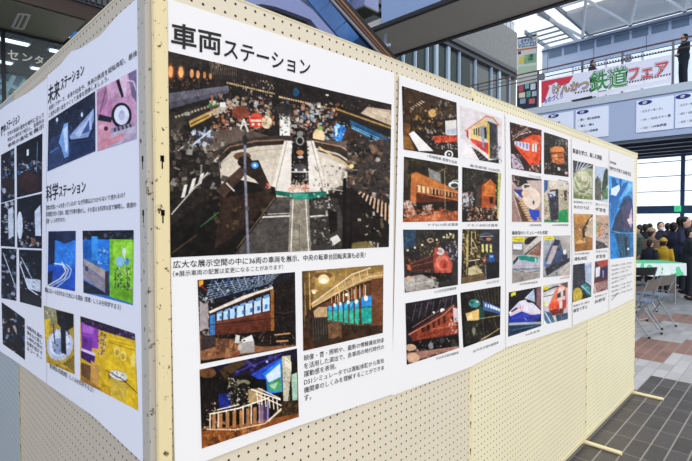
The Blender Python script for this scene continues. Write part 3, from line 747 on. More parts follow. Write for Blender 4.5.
PE = [([(608.6, 175.4), (633, 182), (633.8, 256.6), (610.3, 259.2)], (568, 140, 6.77), """b 3c90d8
p 58b0f0 275,240 440,285 440,340 300,440 278,440
p 1c68b8 290,250 320,260 325,290 345,300 345,260 365,265 350,360 280,430 282,340 300,320
p e0f4ff 292,330 345,300 350,330 330,380 290,370
p 1c64b4 375,290 410,285 330,430 290,440
p 8cd4f8 410,290 435,300 430,330 380,370 395,340
p 24507c 340,461 375,390 410,370 435,400 440,461
o 568 200 7.68
p 2474b8 330,0 400,0 350,150 330,200
p 1c3c64 365,120 400,60 430,0 480,-20 505,60 505,250 330,250
p 2c3450 370,130 410,60 425,240 365,235;p 4a4460 410,60 460,20 470,240 430,240
p 3c4a78 460,0 495,30 500,150 470,240 455,120
p e0b0c0 470,120 490,60 495,170 485,215 465,170;e c83c50 478 165 14 26;p f0d8e0 450,150 490,130 500,180 470,190
l 78c0e0 4 330,235 430,258 505,250
p 1c80c8 325,250 360,250 380,350 400,440 330,450
p 1c4868 360,255 505,258 508,430 400,445
s 2c6c7c 6 5 385,260 490,262 410,440 500,430;p 2078b8 470,262 505,258 508,430 480,435
p 0c2030 430,260 450,260 455,420 440,430;e f0f8ff 460 375 8 9
k 26 330 150 500 430 5 14 2c90d0 14304c 3a6a90 1c5c94""", 'large blue steel structure seen from below')]
PF = [([(48.6, 120.8), (94.4, 91), (94.4, 151), (48, 171.6)], (0, 0, 2.88), """b 24304c
p 1c2438 140,350 272,262 272,330 200,380 140,400;k 14 145 300 270 370 6 16 30405c 141c2c 4a5c78
p 2c3c60 145,400 272,340 272,435 140,492
p 7ca8e0 170,410 185,358 196,352 198,450 186,455 178,425;p c8e0ff 182,375 194,362 196,430 190,440
p 90a8d0 200,392 268,312 268,345 252,395 205,402;p b8c8e8 215,385 262,330 262,372 225,395;p 3c5c98 232,388 255,345 256,378
l 10182c 4 200,405 255,398 272,360;l 4a6cb0 3 145,440 170,425;e d8e8ff 165 345 3 6;e d8e8ff 235 330 3 7
p 1c2c50 205,410 272,400 272,432 205,455""", 'dark blue room with angular white screens'),
 ([(96, 89.8), (136, 69), (136, 138.4), (96.5, 151)], (60, 60, 3.29), """b c898b4
p d8a8c4 118,98 250,30 250,150 220,110 180,110 150,160 120,170
p b080a0 118,110 150,85 160,160 120,190;p e8c8dc 190,60 220,45 215,120 195,120;p c888b0 125,180 165,120 180,200 130,200
p 1c1420 182,68 192,62 208,118 200,125;l 8a5878 5 150,95 130,170
p 7c7090 222,45 250,30 250,140 235,120;l e8d0e0 4 150,80 190,60 240,70 250,100
p 1c1828 125,178 168,188 165,205 122,198
e 141420 200 182 34 42;e e8ecf8 200 181 25 32;e c8d0e0 200 181 12 16;e a8b0c8 200 170 4 5
p d898a8 120,205 165,208 165,262 122,295;p e8b0c0 125,215 150,215 150,225 125,225;e 3c2430 148 225 7 8
p 9890a8 165,225 240,205 245,215 165,240;s 2c2838 6 5 170,228 235,210 172,240 238,222
p c0b8c8 165,240 250,215 250,258 160,285;p d8909c 145,265 205,240 215,255 125,298;p b8a8c0 210,245 250,235 250,262 200,272""", 'pink room with a round white opening'),
 ([(49.2, 231.3), (75.6, 230.7), (75, 291.3), (48.3, 285.6)], (30, 180, 3.55), """b 2468d0
p 141c34 68,182 100,182 95,250 95,300 68,300;p 202a48 100,182 162,180 160,215 125,225 95,212
p 2c80e0 92,213 125,228 160,212 160,320 90,320;k 10 110 230 158 310 4 8 60a8f0 1c5cb8 88c0f4
p 1c50b8 66,300 160,310 160,395 65,375;p 101c3c 66,330 85,320 80,370 66,375
l e8f4ff 4 66,375 110,350 130,325 118,300 90,296;l d0e4fc 4 75,378 125,350 138,320 115,292;l c0d8f8 3 95,382 140,345 148,318 130,298
l 14284c 3 70,378 118,350 134,322""", 'blue room with curved white rails'),
 ([(82, 230.7), (132.8, 230), (132, 305.4), (83, 292.7)], (30, 180, 3.55), """b 2c78c8
p 141820 185,178 365,178 365,212 280,215 185,212;k 30 190 180 362 212 5 12 2c3038 4a5058 0e1014 6a7078
p 2880e0 232,210 278,212 275,310 235,290;p 1a60b8 186,212 215,212 215,275 190,280;p 3c9cf0 215,200 235,200 238,285 216,285
k 14 238 240 275 300 5 10 8cc8f8 1c50a0 e8f0f8
p 84cc28 278,210 365,212 364,440 280,415;p 9ce03c 290,220 360,222 360,300 292,300;p 70b420 280,360 364,380 364,440 282,415
p b8a8a0 188,280 270,325 265,355 190,300;p 8c8490 186,300 262,355 262,400 188,350;p 2c3c60 195,305 205,308 203,325 194,322
p 1c2430 186,355 262,400 278,412 188,400;p 3c2c28 262,325 275,322 278,410 264,405
e 90c8f0 315 290 14 18;e 4a90d0 340 290 9 14;l d8e8e0 3 325,240 335,290;e e8f4f0 330 255 6 14
k 60 290 310 355 390 4 10 284c20 e0e8c0 1c3018 6a8c40 c8d8a0
l 284c20 3 300,320 298,385;l 284c20 3 340,310 345,390""", 'blue and lime green exhibit room'),
 ([(44, 305.5), (73.7, 314), (74.5, 374.5), (46.5, 362)], (30, 290, 3.55), """b b89830
p 8c8c68 50,55 95,70 95,120 55,130;k 10 55 65 90 110 5 10 c8c0a0 6a6448 e8e0c0
p d8b828 55,105 75,100 70,180 58,200;p 101418 95,70 155,86 155,130 128,150 100,120
e c0cce0 107 195 46 56 10;e e4ecf8 105 190 36 44 10;e 98a8c8 105 200 24 30;k 30 80 130 140 230 4 10 f0f8ff 2c3c5c 8ca0c8 1c2434
p 141c28 110,80 126,84 130,230 112,222;l 2c3444 4 85,120 90,190
p a08020 60,230 100,265 158,290 158,298 65,255;p 7c6820 115,262 158,230 157,290;k 8 95 235 140 290 4 10 d8c060 4a3c18""", 'round white model table on yellow floor'),
 ([(80, 316), (134.2, 333.7), (138, 410.6), (80, 380.7)], (30, 290, 3.55), """b d8b020
p 2c1c38 178,92 372,155 372,180 268,150 180,120;k 50 180 98 370 178 4 10 141018 8c5ca0 4a3058 c8b0d0 30203c
p 9040b0 180,115 240,140 240,210 182,200;p b868d0 185,120 225,135 222,160 186,150;p 6a2c90 182,160 220,170 218,225 182,205
p 401c60 180,205 230,235 225,270 180,240;p d8c8e0 180,205 230,225 230,236 180,215
k 16 240 160 266 230 5 10 e8e0f0 6c3c88 3c2050
p e8c020 268,152 374,182 382,425 300,400 265,330;l 8c7010 2 275,185 370,215;d a08418 2 12 280,180 360,198
e f8e070 307 220 12 18;e d8a818 307 222 7 11;e f8e070 328 235 12 18;e d8a818 328 237 7 11;e f8e070 365 250 9 22
p 6a4828 180,255 215,270 215,330 180,305;p c89848 215,250 245,270 240,375 212,345;p a87830 180,300 300,390 300,400 180,322
e 8c6810 310 310 36 24 20;e e8e4d8 312 304 34 16 18;k 20 285 292 335 312 4 8 fffff8 4a4438 a8a490
p d8b840 282,310 345,335 340,390 288,372;l 3c2c10 3 268,285 330,320 378,365;p c09818 250,330 285,345 285,400 245,375""", 'yellow and violet exhibit room')]
def dark(seed, q, lab, cols, extra=''):
    x0 = min(p[0] for p in q); x1 = max(p[0] for p in q); y0 = min(p[1] for p in q); y1 = max(p[1] for p in q)
    return (q, (0, 90, 2.88), 'b 0c1018\no 0 0 1\nk 26 %g %g %g %g 1.5 6 %s\no 0 90 2.88\n%s' % (x0, y0, x1, y1, cols, extra), lab)
PG = [dark(1, [(1, 155), (14, 148), (14, 199), (1, 203)], 'dark hall, upper left of the sheet', '1c2838 3c5068 0a0e14 8aa0b8', 'e 2c1c1c 22 275 16 26\nk 12 5 200 40 250 4 10 3c80c0 a8c0d8 804838\ne 9cb0c8 12 290 5 8'),
 dark(2, [(16.3, 146), (42.4, 133.4), (42.4, 191.5), (16.3, 197.5)], 'dark hall with a large wheel', '141c28 2c3c50 0a0c12', 'p 0c0c14 47,160 122,125 122,190 47,215\nk 22 50 205 122 240 5 12 3c78b8 c0d0e0 8a5040 1c2c44\ne 241418 85 268 36 38\ne 38201f 85 266 26 28\np e8f0f8 76,172 82,170 82,188 76,190\nl 6a88a8 2 108,150 106,235'),
 dark(3, [(1, 204), (14, 200), (14, 247), (1, 246)], 'people in a dark hall', '1c2838 3c4c60 e0e8f0 0a0e14', 'p c8d4e0 22,345 36,335 38,420 24,430'),
 dark(4, [(16.3, 199), (42.4, 193.5), (42.4, 248.5), (16.3, 247.5)], 'white figures in a dark hall', '0c1018 1c2430', 'k 24 50 370 120 450 5 14 c8d4e4 8a9cb4 e8f0f8 4a5c74 a06848\ne d8e4f0 55 390 8 40\np d0dcec 100,350 118,330 120,420 102,420'),
 dark(5, [(1.7, 248), (15.6, 249), (15.6, 301), (1.7, 298)], 'dark display of blue cases', '1c2838 4a6080 0a0e14 8ca0b8 c0d0e0', 'l c8d8e8 2 10,470 40,560'),
 dark(6, [(18, 249.5), (42.4, 250.4), (41.7, 307.7), (19, 302)], 'stairs under a lit white ceiling', '1c2430 0c1018 3c4858', 'o 0 240 2.88\np c8d4e4 70,110 118,115 118,150 80,140\nl e0e8f4 3 55,70 80,140 120,165\nl a8b8cc 3 58,50 90,110\nk 16 55 60 110 150 4 10 8c9cb0 e0e8f4 2c3848\np 1c2028 60,150 118,160 118,195 60,178'),
 dark(7, [(2, 302), (24, 319), (24.5, 360), (3, 344)], 'dark display of glowing cases', '0c1018 1c3048 3c88c0 8ab8d8 2c3c50 e0c8b0')]
# ------------------------------------------------------------------ world
def world():
    w = bpy.data.worlds.new('hall_daylight'); bpy.context.scene.world = w; w.use_nodes = True; nt = w.node_tree; bg = nt.nodes['Background']
    tc = nt.nodes.new('ShaderNodeTexCoord'); s = nt.nodes.new('ShaderNodeSeparateXYZ'); nt.links.new(tc.outputs['Generated'], s.inputs[0])
    def mix(f, a, b):
        n = nt.nodes.new('ShaderNodeMix'); n.data_type = 'RGBA'
        nt.links.new(f, n.inputs['Factor'])
        for k, v in (('A', a), ('B', b)):
            if isinstance(v, tuple): n.inputs[k].default_value = v+(1,)
            else: nt.links.new(v, n.inputs[k])
        return n.outputs['Result']
    def step(o, a, b):
        n = nt.nodes.new('ShaderNodeMapRange'); n.interpolation_type = 'SMOOTHSTEP'; nt.links.new(o, n.inputs[0]); n.inputs[1].default_value = a; n.inputs[2].default_value = b; return n.outputs[0]
    c = mix(step(s.outputs[0], -.5, .45), (.42, .54, .95), (1.05, 1.0, .93))
    c = mix(step(s.outputs[2], .1, .8), c, (1.5, 1.52, 1.55))
    far = mix(step(s.outputs[1], -.35, .1), (0, 0, 0), (1, 1, 1))
    e = nt.nodes.new('ShaderNodeMath'); e.operation = 'MULTIPLY'; nt.links.new(far, e.inputs[0]); nt.links.new(step(s.outputs[0], .2, .6), e.inputs[1])
    c = mix(e.outputs[0], c, (1.5, 1.56, 1.6))
    nt.links.new(c, bg.inputs['Color']); bg.inputs['Strength'].default_value = WORLD
WORLD = 1.0
world()
sd = bpy.data.lights.new('sun', 'SUN'); sd.energy = 1.62; sd.angle = .6; sd.color = (1, .96, .88)
so = bpy.data.objects.new('sun', sd); C.objects.link(so); so.rotation_euler = Vector((.62, .95, -.55)).to_track_quat('-Z', 'Y').to_euler()
al = bpy.data.lights.new('added_fill_light', 'AREA'); al.shape = 'RECTANGLE'; al.size = 13; al.size_y = 1.6; al.energy = 260; al.color = (.9, .96, 1)  # added area lamp above the frame, brightens the balcony and upper east wall
ao = bpy.data.objects.new('added_fill_light', al); C.objects.link(ao); ao.location = (12.4, 0, 9.2); ao.rotation_euler = Vector((.93, .1, -.35)).to_track_quat('-Z', 'Y').to_euler()
vs = bpy.context.scene.view_settings; vs.view_transform = 'Standard'; vs.look = 'None'; vs.exposure = 0; vs.gamma = 1; vs.use_curve_mapping = False
# ------------------------------------------------------------------ floor
def floormat():
    m = bpy.data.materials.new('brick_paving'); m.use_nodes = True; nt = m.node_tree; b = nt.nodes['Principled BSDF']
    g = nt.nodes.new('ShaderNodeNewGeometry'); s = nt.nodes.new('ShaderNodeSeparateXYZ'); nt.links.new(g.outputs['Position'], s.inputs[0])
    LX, LY = .27, .108
    mx_ = math_node(nt, 'DIVIDE', s.outputs[0], LX); my = math_node(nt, 'DIVIDE', s.outputs[1], LY)
    fx, fy = math_node(nt, 'FRACT', mx_), math_node(nt, 'FRACT', my)
    ix, iy = math_node(nt, 'FLOOR', mx_), math_node(nt, 'FLOOR', my)
    jy = math_node(nt, 'LESS_THAN', fy, .085); jx = math_node(nt, 'LESS_THAN', fx, .03)
    q = math_node(nt, 'ADD', math_node(nt, 'MULTIPLY', ix, LX*.711), math_node(nt, 'MULTIPLY', math_node(nt, 'FLOOR', math_node(nt, 'DIVIDE', iy, 4)), LY*4*.703))
    q = math_node(nt, 'ADD', q, 1.26)
    cr = nt.nodes.new('ShaderNodeValToRGB'); cr.color_ramp.interpolation = 'CONSTANT'; els = cr.color_ramp.elements
    stops = [(0, '4e4a48'), (4.25, 'b4b4b6'), (4.98, '8c6a60'), (5.66, 'a8a9ac'), (6.75, '8a6c64'), (7.3, '8e949c'), (9.5, '8a7c78')]
    els[0].position = 0; els[0].color = lin(stops[0][1])+[1]; els[1].position = stops[1][0]/20; els[1].color = lin(stops[1][1])+[1]
    for p, c in stops[2:]: e = els.new(p/20); e.color = lin(c)+[1]
    nt.links.new(math_node(nt, 'DIVIDE', q, 20), cr.inputs[0])
    cv = nt.nodes.new('ShaderNodeCombineXYZ'); nt.links.new(ix, cv.inputs[0]); nt.links.new(iy, cv.inputs[1])
    wn = nt.nodes.new('ShaderNodeTexWhiteNoise'); nt.links.new(cv.outputs[0], wn.inputs['Vector'])
    hs = nt.nodes.new('ShaderNodeHueSaturation'); nt.links.new(cr.outputs[0], hs.inputs['Color'])
    nt.links.new(math_node(nt, 'ADD', math_node(nt, 'MULTIPLY', wn.outputs['Value'], .35), .83), hs.inputs['Value'])
    def mixc(f, a, col):
        n = nt.nodes.new('ShaderNodeMix'); n.data_type = 'RGBA'; nt.links.new(f, n.inputs['Factor']); nt.links.new(a, n.inputs['A']); n.inputs['B'].default_value = lin(col)+[1]; return n.outputs['Result']
    c = mixc(math_node(nt, 'MULTIPLY', jx, .5), hs.outputs['Color'], 'a09c98'); c = mixc(math_node(nt, 'MULTIPLY', jy, .8), c, '9c9892')
    nt.links.new(c, b.inputs['Base Color'])
    n2 = nt.nodes.new('ShaderNodeTexNoise'); n2.inputs['Scale'].default_value = 6; nt.links.new(g.outputs['Position'], n2.inputs['Vector'])
    nt.links.new(math_node(nt, 'ADD', math_node(nt, 'MULTIPLY', n2.outputs['Fac'], .3), .3), b.inputs['Roughness'])
    return m
struct('floor', box(B(), -6, -14, -.15, 26, 14, 0), floormat())
# ------------------------------------------------------------------ display wall
H = 2.1; XW = [0, 1.3785, 2.9198, 4.1926]; WL = 1.45
CREAM = mat('cream_enamel', 'ece0b4', .4, noise=.06, nscale=14)
def enamel(name, col, rust):
    m = bpy.data.materials.new(name); m.use_nodes = True; nt = m.node_tree; b = nt.nodes['Principled BSDF']
    tc = nt.nodes.new('ShaderNodeTexCoord'); n = nt.nodes.new('ShaderNodeTexNoise'); n.inputs['Scale'].default_value = 55; n.inputs['Detail'].default_value = 6; n.inputs['Roughness'].default_value = .7
    nt.links.new(tc.outputs['Object'], n.inputs['Vector'])
    r = nt.nodes.new('ShaderNodeValToRGB'); r.color_ramp.elements[0].position = rust; r.color_ramp.elements[0].color = lin('4c3a28')+[1]
    r.color_ramp.elements[1].position = rust+.035; r.color_ramp.elements[1].color = lin(col)+[1]
    nt.links.new(n.outputs['Fac'], r.inputs[0]); nt.links.new(r.outputs[0], b.inputs['Base Color']); b.inputs['Roughness'].default_value = .45; return m
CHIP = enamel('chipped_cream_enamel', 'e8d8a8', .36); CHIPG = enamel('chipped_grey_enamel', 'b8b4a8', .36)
HOLE = mat('slot_dark', '100c0a', .9)
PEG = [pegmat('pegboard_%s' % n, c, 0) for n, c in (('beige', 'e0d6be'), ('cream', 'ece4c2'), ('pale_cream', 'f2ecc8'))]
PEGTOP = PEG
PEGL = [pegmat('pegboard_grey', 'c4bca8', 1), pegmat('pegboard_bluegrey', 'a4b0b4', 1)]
RAIL = mat('panel_edge', 'ddd2ac', .5)
def slot(bm, side, s, z, off):
    # keyhole slot: a round head over a narrow neck, sunk dark plates
    for (w, h, dz) in ((.0115, .016, .006), (.006, .03, -.004)):
        if side == 'F': box(bm, s-w/2, -off-.0006, z+dz-h/2, s+w/2, -off+.004, z+dz+h/2, .0015)
        else: box(bm, -off-.0006, s-w/2, z+dz-h/2, -off+.004, s+w/2, z+dz+h/2, .0015)
def post(x, y, side, m, label, feet=None, zs=(.25, .55, .83, 1.13, 1.43, 1.68, 1.86, 2.02), w=.036, face=None, group=None):
    e = empty('steel_post', (x, y, 0), label, 'post', group or 'slotted posts of the display wall')
    cz = .013 if x+y < .1 else .001
    if side == 'F': obj('upright', box(B(), x, y-cz, .02, x+w, y+(.004 if x == 0 else .03), H+.006, .002), m, e)
    else: obj('upright', box(B(), x-cz, y, .02, x+.03, y+w, H+.006, .001), m, e)
    for z in zs:
        b = B()
        if side == 'F': slot(b, 'F', x+w*.45, z, cz-y)
        else: slot(b, 'L', y+w*.5, z, cz-x)
        obj('keyhole_slot', b, HOLE, e)
    if feet:
        b = B(); tube(b, [(x+.01, y+feet, .0135), (x+.01, y-feet, .0135)], .0135, 12)
        box(b, x, y-.03, 0, x+w, y+.05, .026, .004); smooth(obj('foot', b, m, e))
    return e
def panel(name, side, s0, s1, m, label):
    e = empty(name, (s0, .01, 0) if side == 'F' else (.01, s0, 0), label, 'display panel', 'pegboard panels of the display wall')
    if side == 'F':
        b = box(B(), s0, 0, .05, s1, .02, H-.005); t = box(B(), s0, -.001, H-.005, s1, .022, H); u = box(B(), s0, -.004, .03, s1, .024, .055)
    else:
        b = box(B(), 0, s0, .05, .02, s1, H-.005); t = box(B(), -.001, s0, H-.005, .022, s1, H); u = box(B(), -.004, s0, .03, .024, s1, .055)
    obj('pegboard', b, m, e); obj('top_rail', t, RAIL, e); obj('bottom_rail', u, RAIL, e); return e
PW = .031
panel('pegboard_panel', 'F', XW[0]+PW+.001, XW[1]-.001, PEG[0], 'beige pegboard panel behind the big hall photograph, nearest the camera on the long side')
panel('pegboard_panel', 'F', XW[1]+.027, XW[2]-.001, PEG[1], 'cream pegboard panel in the middle of the long side of the display wall')
panel('pegboard_panel', 'F', XW[2]+.021, XW[3]-.013, PEG[2], 'pale cream pegboard panel at the far right end of the display wall')
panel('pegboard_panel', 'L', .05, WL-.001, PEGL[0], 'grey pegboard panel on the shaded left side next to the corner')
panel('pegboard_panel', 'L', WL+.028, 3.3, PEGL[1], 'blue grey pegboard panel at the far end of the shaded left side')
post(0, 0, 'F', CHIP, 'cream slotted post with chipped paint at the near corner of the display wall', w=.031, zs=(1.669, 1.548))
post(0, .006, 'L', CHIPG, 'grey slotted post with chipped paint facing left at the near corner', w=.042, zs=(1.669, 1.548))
post(XW[1], 0, 'F', CREAM, 'slim cream post between the beige and the cream pegboard panels', .22, w=.026, zs=[.12*k+.15 for k in range(6)]+[2.05])
post(XW[2], 0, 'F', CREAM, 'slim cream post with long floor foot between the two far cream panels', .22, w=.02, zs=[.12*k+.15 for k in range(6)]+[2.05])
post(XW[3]-.012, 0, 'F', CREAM, 'cream end post with floor foot at the far right end of the display wall', .22, w=.024, zs=[.12*k+.15 for k in range(6)]+[2.05])
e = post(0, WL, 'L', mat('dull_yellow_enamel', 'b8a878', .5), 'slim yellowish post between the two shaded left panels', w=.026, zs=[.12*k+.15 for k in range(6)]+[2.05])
# ------------------------------------------------------------------ poster sheets
PAPER = mat('white_poster_paper', 'f0efee', .55, spec=.2)
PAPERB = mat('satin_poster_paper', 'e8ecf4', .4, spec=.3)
A = sheet('poster_sheet', 'F', [(166, -2), (172, 0), (241, 22), (320, 47.5), (366, 63), (394, 73)], [(175, 476), (206, 461), (300, 425.5), (393.5, 394.5)], PAPER, 'largest white poster with the wide photo of a locomotive hall and turntable')
for q, o, c, l, d in PA: photo(A, 'F', q, o, c, l, d)
BS = sheet('poster_sheet', 'F', [(399, 74.5), (455, 94.5), (505, 112.5)], [(392.8, 396), (470, 367), (503, 350), (506, 348)], PAPER, 'tall white poster with eight train photos in two columns beside the largest poster', nu=24)
for q, o, c, l in PB: photo(BS, 'F', q, o, c, l)
CS = sheet('poster_sheet', 'F', [(505.6, 112.8), (540, 125), (571.3, 137)], [(506.3, 347.5), (534, 339), (571.6, 327)], PAPER, 'white poster with eight train photos, four of them with yellow tags', nu=20)
for q, o, c, l in PCc: photo(CS, 'F', q, o, c, l, 2.2)
DS = sheet('poster_sheet', 'F', [(571.8, 137.2), (609, 149.5)], [(572.1, 326), (608.8, 311)], PAPER, 'narrow white poster with six small exhibit photos in two columns', nu=12)
for q, o, c, l in PD: photo(DS, 'F', q, o, c, l, 2.4)
ES = sheet('poster_sheet', 'F', [(609.4, 149.6), (635, 158.7)], [(609.2, 311), (634, 298)], PAPER, 'white poster with one tall blue picture at the far right end', nu=12)
for q, o, c, l in PE: photo(ES, 'F', q, o, c, l, 2.4)
FS = sheet('poster_sheet', 'L', [(47, 75.5), (60, 64.5), (71, 51.5), (82, 47.5), (100, 35), (118, 14), (134, 0), (141, -6)], [(46.8, 384), (92, 416), (139, 459.5), (147, 467)], PAPERB, 'white poster on the shaded left side with blue, pink and yellow exhibit photos')
for q, o, c, l in PF: photo(FS, 'L', q, o, c, l)
GS = sheet('poster_sheet', 'L', [(-30, 128), (0, 110), (8.6, 104), (30, 91), (46.7, 78)], [(-30, 340), (0, 351), (18, 363.5), (46.4, 383.5)], PAPERB, 'white poster with dark hall photos at the far left edge', nu=24)
for q, o, c, l in PG: photo(GS, 'L', q, o, c, l, 2.2)
for o_ in (A, BS, CS, DS, ES, FS, GS): o_['group'] = 'white posters pinned on the display wall'
# printed words
T = text
T(A, 'F', '車両', [(171, 21.5), (221, 32.5), (221, 56), (171, 46.5)], .018, name='title_text')
T(A, 'F', 'ステーション', [(223.5, 38.5), (311, 61), (310.5, 76), (223.5, 57)], .013, name='title_text')
T(A, 'F', '広大な展示空間の中に36両の車両を展示、中央の転車台回転実演も必見！', [(173, 260.7), (366, 252), (366, 257.7), (173, 268.6)], .006)
T(A, 'F', '（※展示車両の配置は変更になることがあります）', [(173, 271), (283, 264.3), (283, 269.2), (173, 277)], 0)
PARA = ['映像・音・照明や、最新の情報通信技術', 'を活用した演出で、各車両の時代時代の', '躍動感を表現。', 'D51シミュレータでは運転体験から蒸気', '機関車のしくみを理解することができま', 'す。']
for k, ln in enumerate(PARA):
    n = [1, 1, .4, 1, 1, .09][k]; l0 = 355+8.05*k; r0 = 337.5+6.9*k; x1 = 304+80.5*n
    T(A, 'F', ln, [(304, l0), (x1, l0+(r0-l0)*n), (x1, l0+(r0-l0)*n+6-1.3*n), (304, l0+6.2)], .004)
def cap(parent, x0, x1, y0, y1, h, body, side='F', m=None, bold=0):
    T(parent, side, body, [(x0, y0), (x1, y1), (x1, y1+h), (x0, y0+h)], bold, m, name='caption_text')
GREYI = mat('grey_ink', '5c5a60', .6)
cap(BS, 427, 457, 154.3, 161, 3, '1号機関車 重要文化財', m=GREYI); cap(BS, 470, 500, 164, 169.5, 2.6, '東京都電 5500形', m=GREYI)
cap(BS, 427, 458, 223.5, 223, 2.8, 'ナデ6110形式電車', m=GREYI); cap(BS, 467, 498, 224, 224, 2.6, 'クモハ40形式電車', m=GREYI)
cap(BS, 434, 456, 290.5, 286.5, 2.8, 'C51形式蒸気機関車', m=GREYI); cap(BS, 487, 499.5, 282, 279.7, 2.4, 'D51形式', m=GREYI)
cap(BS, 436, 458, 357, 351, 2.6, 'EF55形式電気機関車', m=GREYI); cap(BS, 473, 499, 350, 341, 2.6, 'ED75形式電気機関車', m=GREYI)
cap(CS, 529, 541, 174.5, 176.6, 2.2, 'クモハ101形', m=GREYI); cap(CS, 558, 568, 179, 181, 2, 'DD13形式', m=GREYI)
cap(CS, 530, 541.5, 224, 224, 2.2, '0系新幹線', m=GREYI); cap(CS, 552, 568, 224, 224, 2, '200系新幹線電車', m=GREYI)
cap(CS, 512, 548, 231, 230.6, 3.8, '最新型のシミュレータも充実！', bold=.01)
cap(CS, 520, 538, 283.2, 281, 2, 'E5系新幹線電車', m=GREYI); cap(CS, 560, 569, 277.5, 276, 1.8, 'E6系電車', m=mat('red_ink', 'c84040')); cap(CS, 526, 540, 334, 329.5, 2, 'E4系電車', m=GREYI)
cap(DS, 573, 602, 148, 155.5, 5, '鉄道を学び、楽しむ施設', bold=.012)
cap(ES, 609.8, 616, 160.5, 162.5, 2.6, '体験施設'); cap(ES, 609.8, 631, 166, 172.5, 4, '現代を代表する体験学習', bold=.004)
for x0, x1, y0, y1, t, t2 in ((573.6, 592, 200.6, 202, '鉄道模型ジオラマ', '木のひろば'), (595.5, 607.5, 203, 204.5, '屋上テラス', '学習室'), (574, 590, 253, 252, '子ども広場の様子', '運転体験'), (596, 607, 250.6, 250, '学習ひろば', '食堂車'), (573, 590, 305, 300.5, '線路を学ぶ展示', '模型で学ぶ'), (595, 607, 296, 292.5, '食堂車のいす', '休憩室')):
    cap(DS, x0, x1, y0, y1, 2.2, t, m=GREYI)
    cap(DS, x0, x0+(x1-x0)*.86, y0+4.3, y1+4.2, 3.6, t2, bold=.004)
for k in range(10):
    y0 = 265+k*4.3; y1 = 261.5+k*3.75
    if k < 9: cap(ES, 611.5, [632, 631, 628, 632, 626, 632, 630, 632, 618][k], y0, y1, 2, '車両の運転やしくみを楽しく学びながら体験できます'[:[18, 17, 15, 18, 14, 18, 16, 18, 6][k]], m=GREYI)
T(FS, 'L', '未来', [(48, 86), (60, 79), (60, 97.5), (48, 105)], .008, name='title_text')
T(FS, 'L', 'ステーション', [(61, 79), (84, 63.5), (84, 74), (61, 91)], .014, name='title_text')
T(FS, 'L', '体感シアターで、未来の社会や、未来の鉄道を疑似体験、最後', [(49, 106), (137, 49), (137, 55), (49, 111)], .004)
T(FS, 'L', 'に見学の思い出をつくって未来を想像しましょう。', [(49, 113), (108, 74.5), (108, 80), (49, 118)], .004)
T(FS, 'L', '科学', [(46.8, 185.5), (59, 182), (59, 199), (47.2, 202)], .01, name='title_text')
T(FS, 'L', 'ステーション', [(59.8, 186), (85, 180.5), (85, 192), (59.8, 197.5)], .014, name='title_text')
T(FS, 'L', '電車は何故レールを走っているの？なぜ列車はぶつからないで走れるの？', [(47, 205.5), (124, 192), (124, 197.3), (47, 210.5)], .004)
T(FS, 'L', '車両模型を使って設計、実験で列車を動かし、その答えを科学の目で解明し、鉄道の', [(47, 212), (135.6, 201.5), (135.6, 207), (47, 217)], .004)
T(FS, 'L', '原理・しくみを学びます。', [(47, 218.5), (66, 217), (66, 221.5), (47, 223.5)], .004)
T(FS, 'L', '車輪にはレールを外れないためにいる理由（原理・しくみを科学する３）', [(45.5, 286.8), (120, 304.8), (120, 310.5), (45.5, 292)], .004)
T(FS, 'L', '電気模型の回路実験（しくみを科学する２）', [(50, 363), (93, 387.5), (93, 393.3), (50, 367.8)], .004)
T(GS, 'L', '歴史', [(1, 127), (6.3, 123), (6.3, 134), (1, 138)], .02, name='title_text')
T(GS, 'L', 'ステーション', [(6.8, 122), (19.5, 113), (19.5, 122), (6.8, 131)], .014, name='title_text')
for k in range(3):
    T(GS, 'L', ['日本の鉄道の歴史を時代に沿って', '明治から現代まで紹介し、各時代の', '車両の進化を展示'][k], [(8, 132+k*6), (44, 112+k*5.6), (44, 117+k*5.6), (8, 136+k*6)], .004)
for k in range(5):
    T(GS, 'L', ['自動改札機の', '展示など新し', 'い時代の駅の', '設備を紹介す', 'るコーナー'][k], [(26.5, 325+k*5.2), (42.5, 335+k*5.4), (42.5, 339.5+k*5.4), (26.5, 329+k*5.2)], .004)
# ------------------------------------------------------------------ station hall behind
def q3(ax, val, q, lift=0):
    P = [on(ax, val, *p) for p in q]
    for p in P: p[ax] -= lift
    return P
def xtext(parent, body, ax, val, q, m, bold=0, name='lettering', lift=0):
    P = q3(ax, val, q, lift)
    me = warp(textmesh(body, bold), lambda u, v: tuple((P[0].lerp(P[1], u)).lerp(P[3].lerp(P[2], u), v)))
    return obj(name, me, m, parent)
def ellx(ax, val, px, py, ry, rz, depth=.02, n=24):
    c = on(ax, val, px, py); b = B()
    if ax == 0: prism(b, [(c.x-.002, c.y+ry*math.cos(2*PI*k/n), c.z+rz*math.sin(2*PI*k/n)) for k in range(n)], (depth, 0, 0))
    return b
CLAD = mat('pale_blue_cladding', 'd0def2', .5, noise=.05); CLADW = mat('light_cladding', 'e0ecfa', .5, noise=.04)
STEELD = mat('dark_steel', '26282c', .5); WFRAME = mat('white_steel', 'dfe6ee', .4); BLUEG = mat('blue_grey_frame', '5878a0', .4)
XB = 17.7
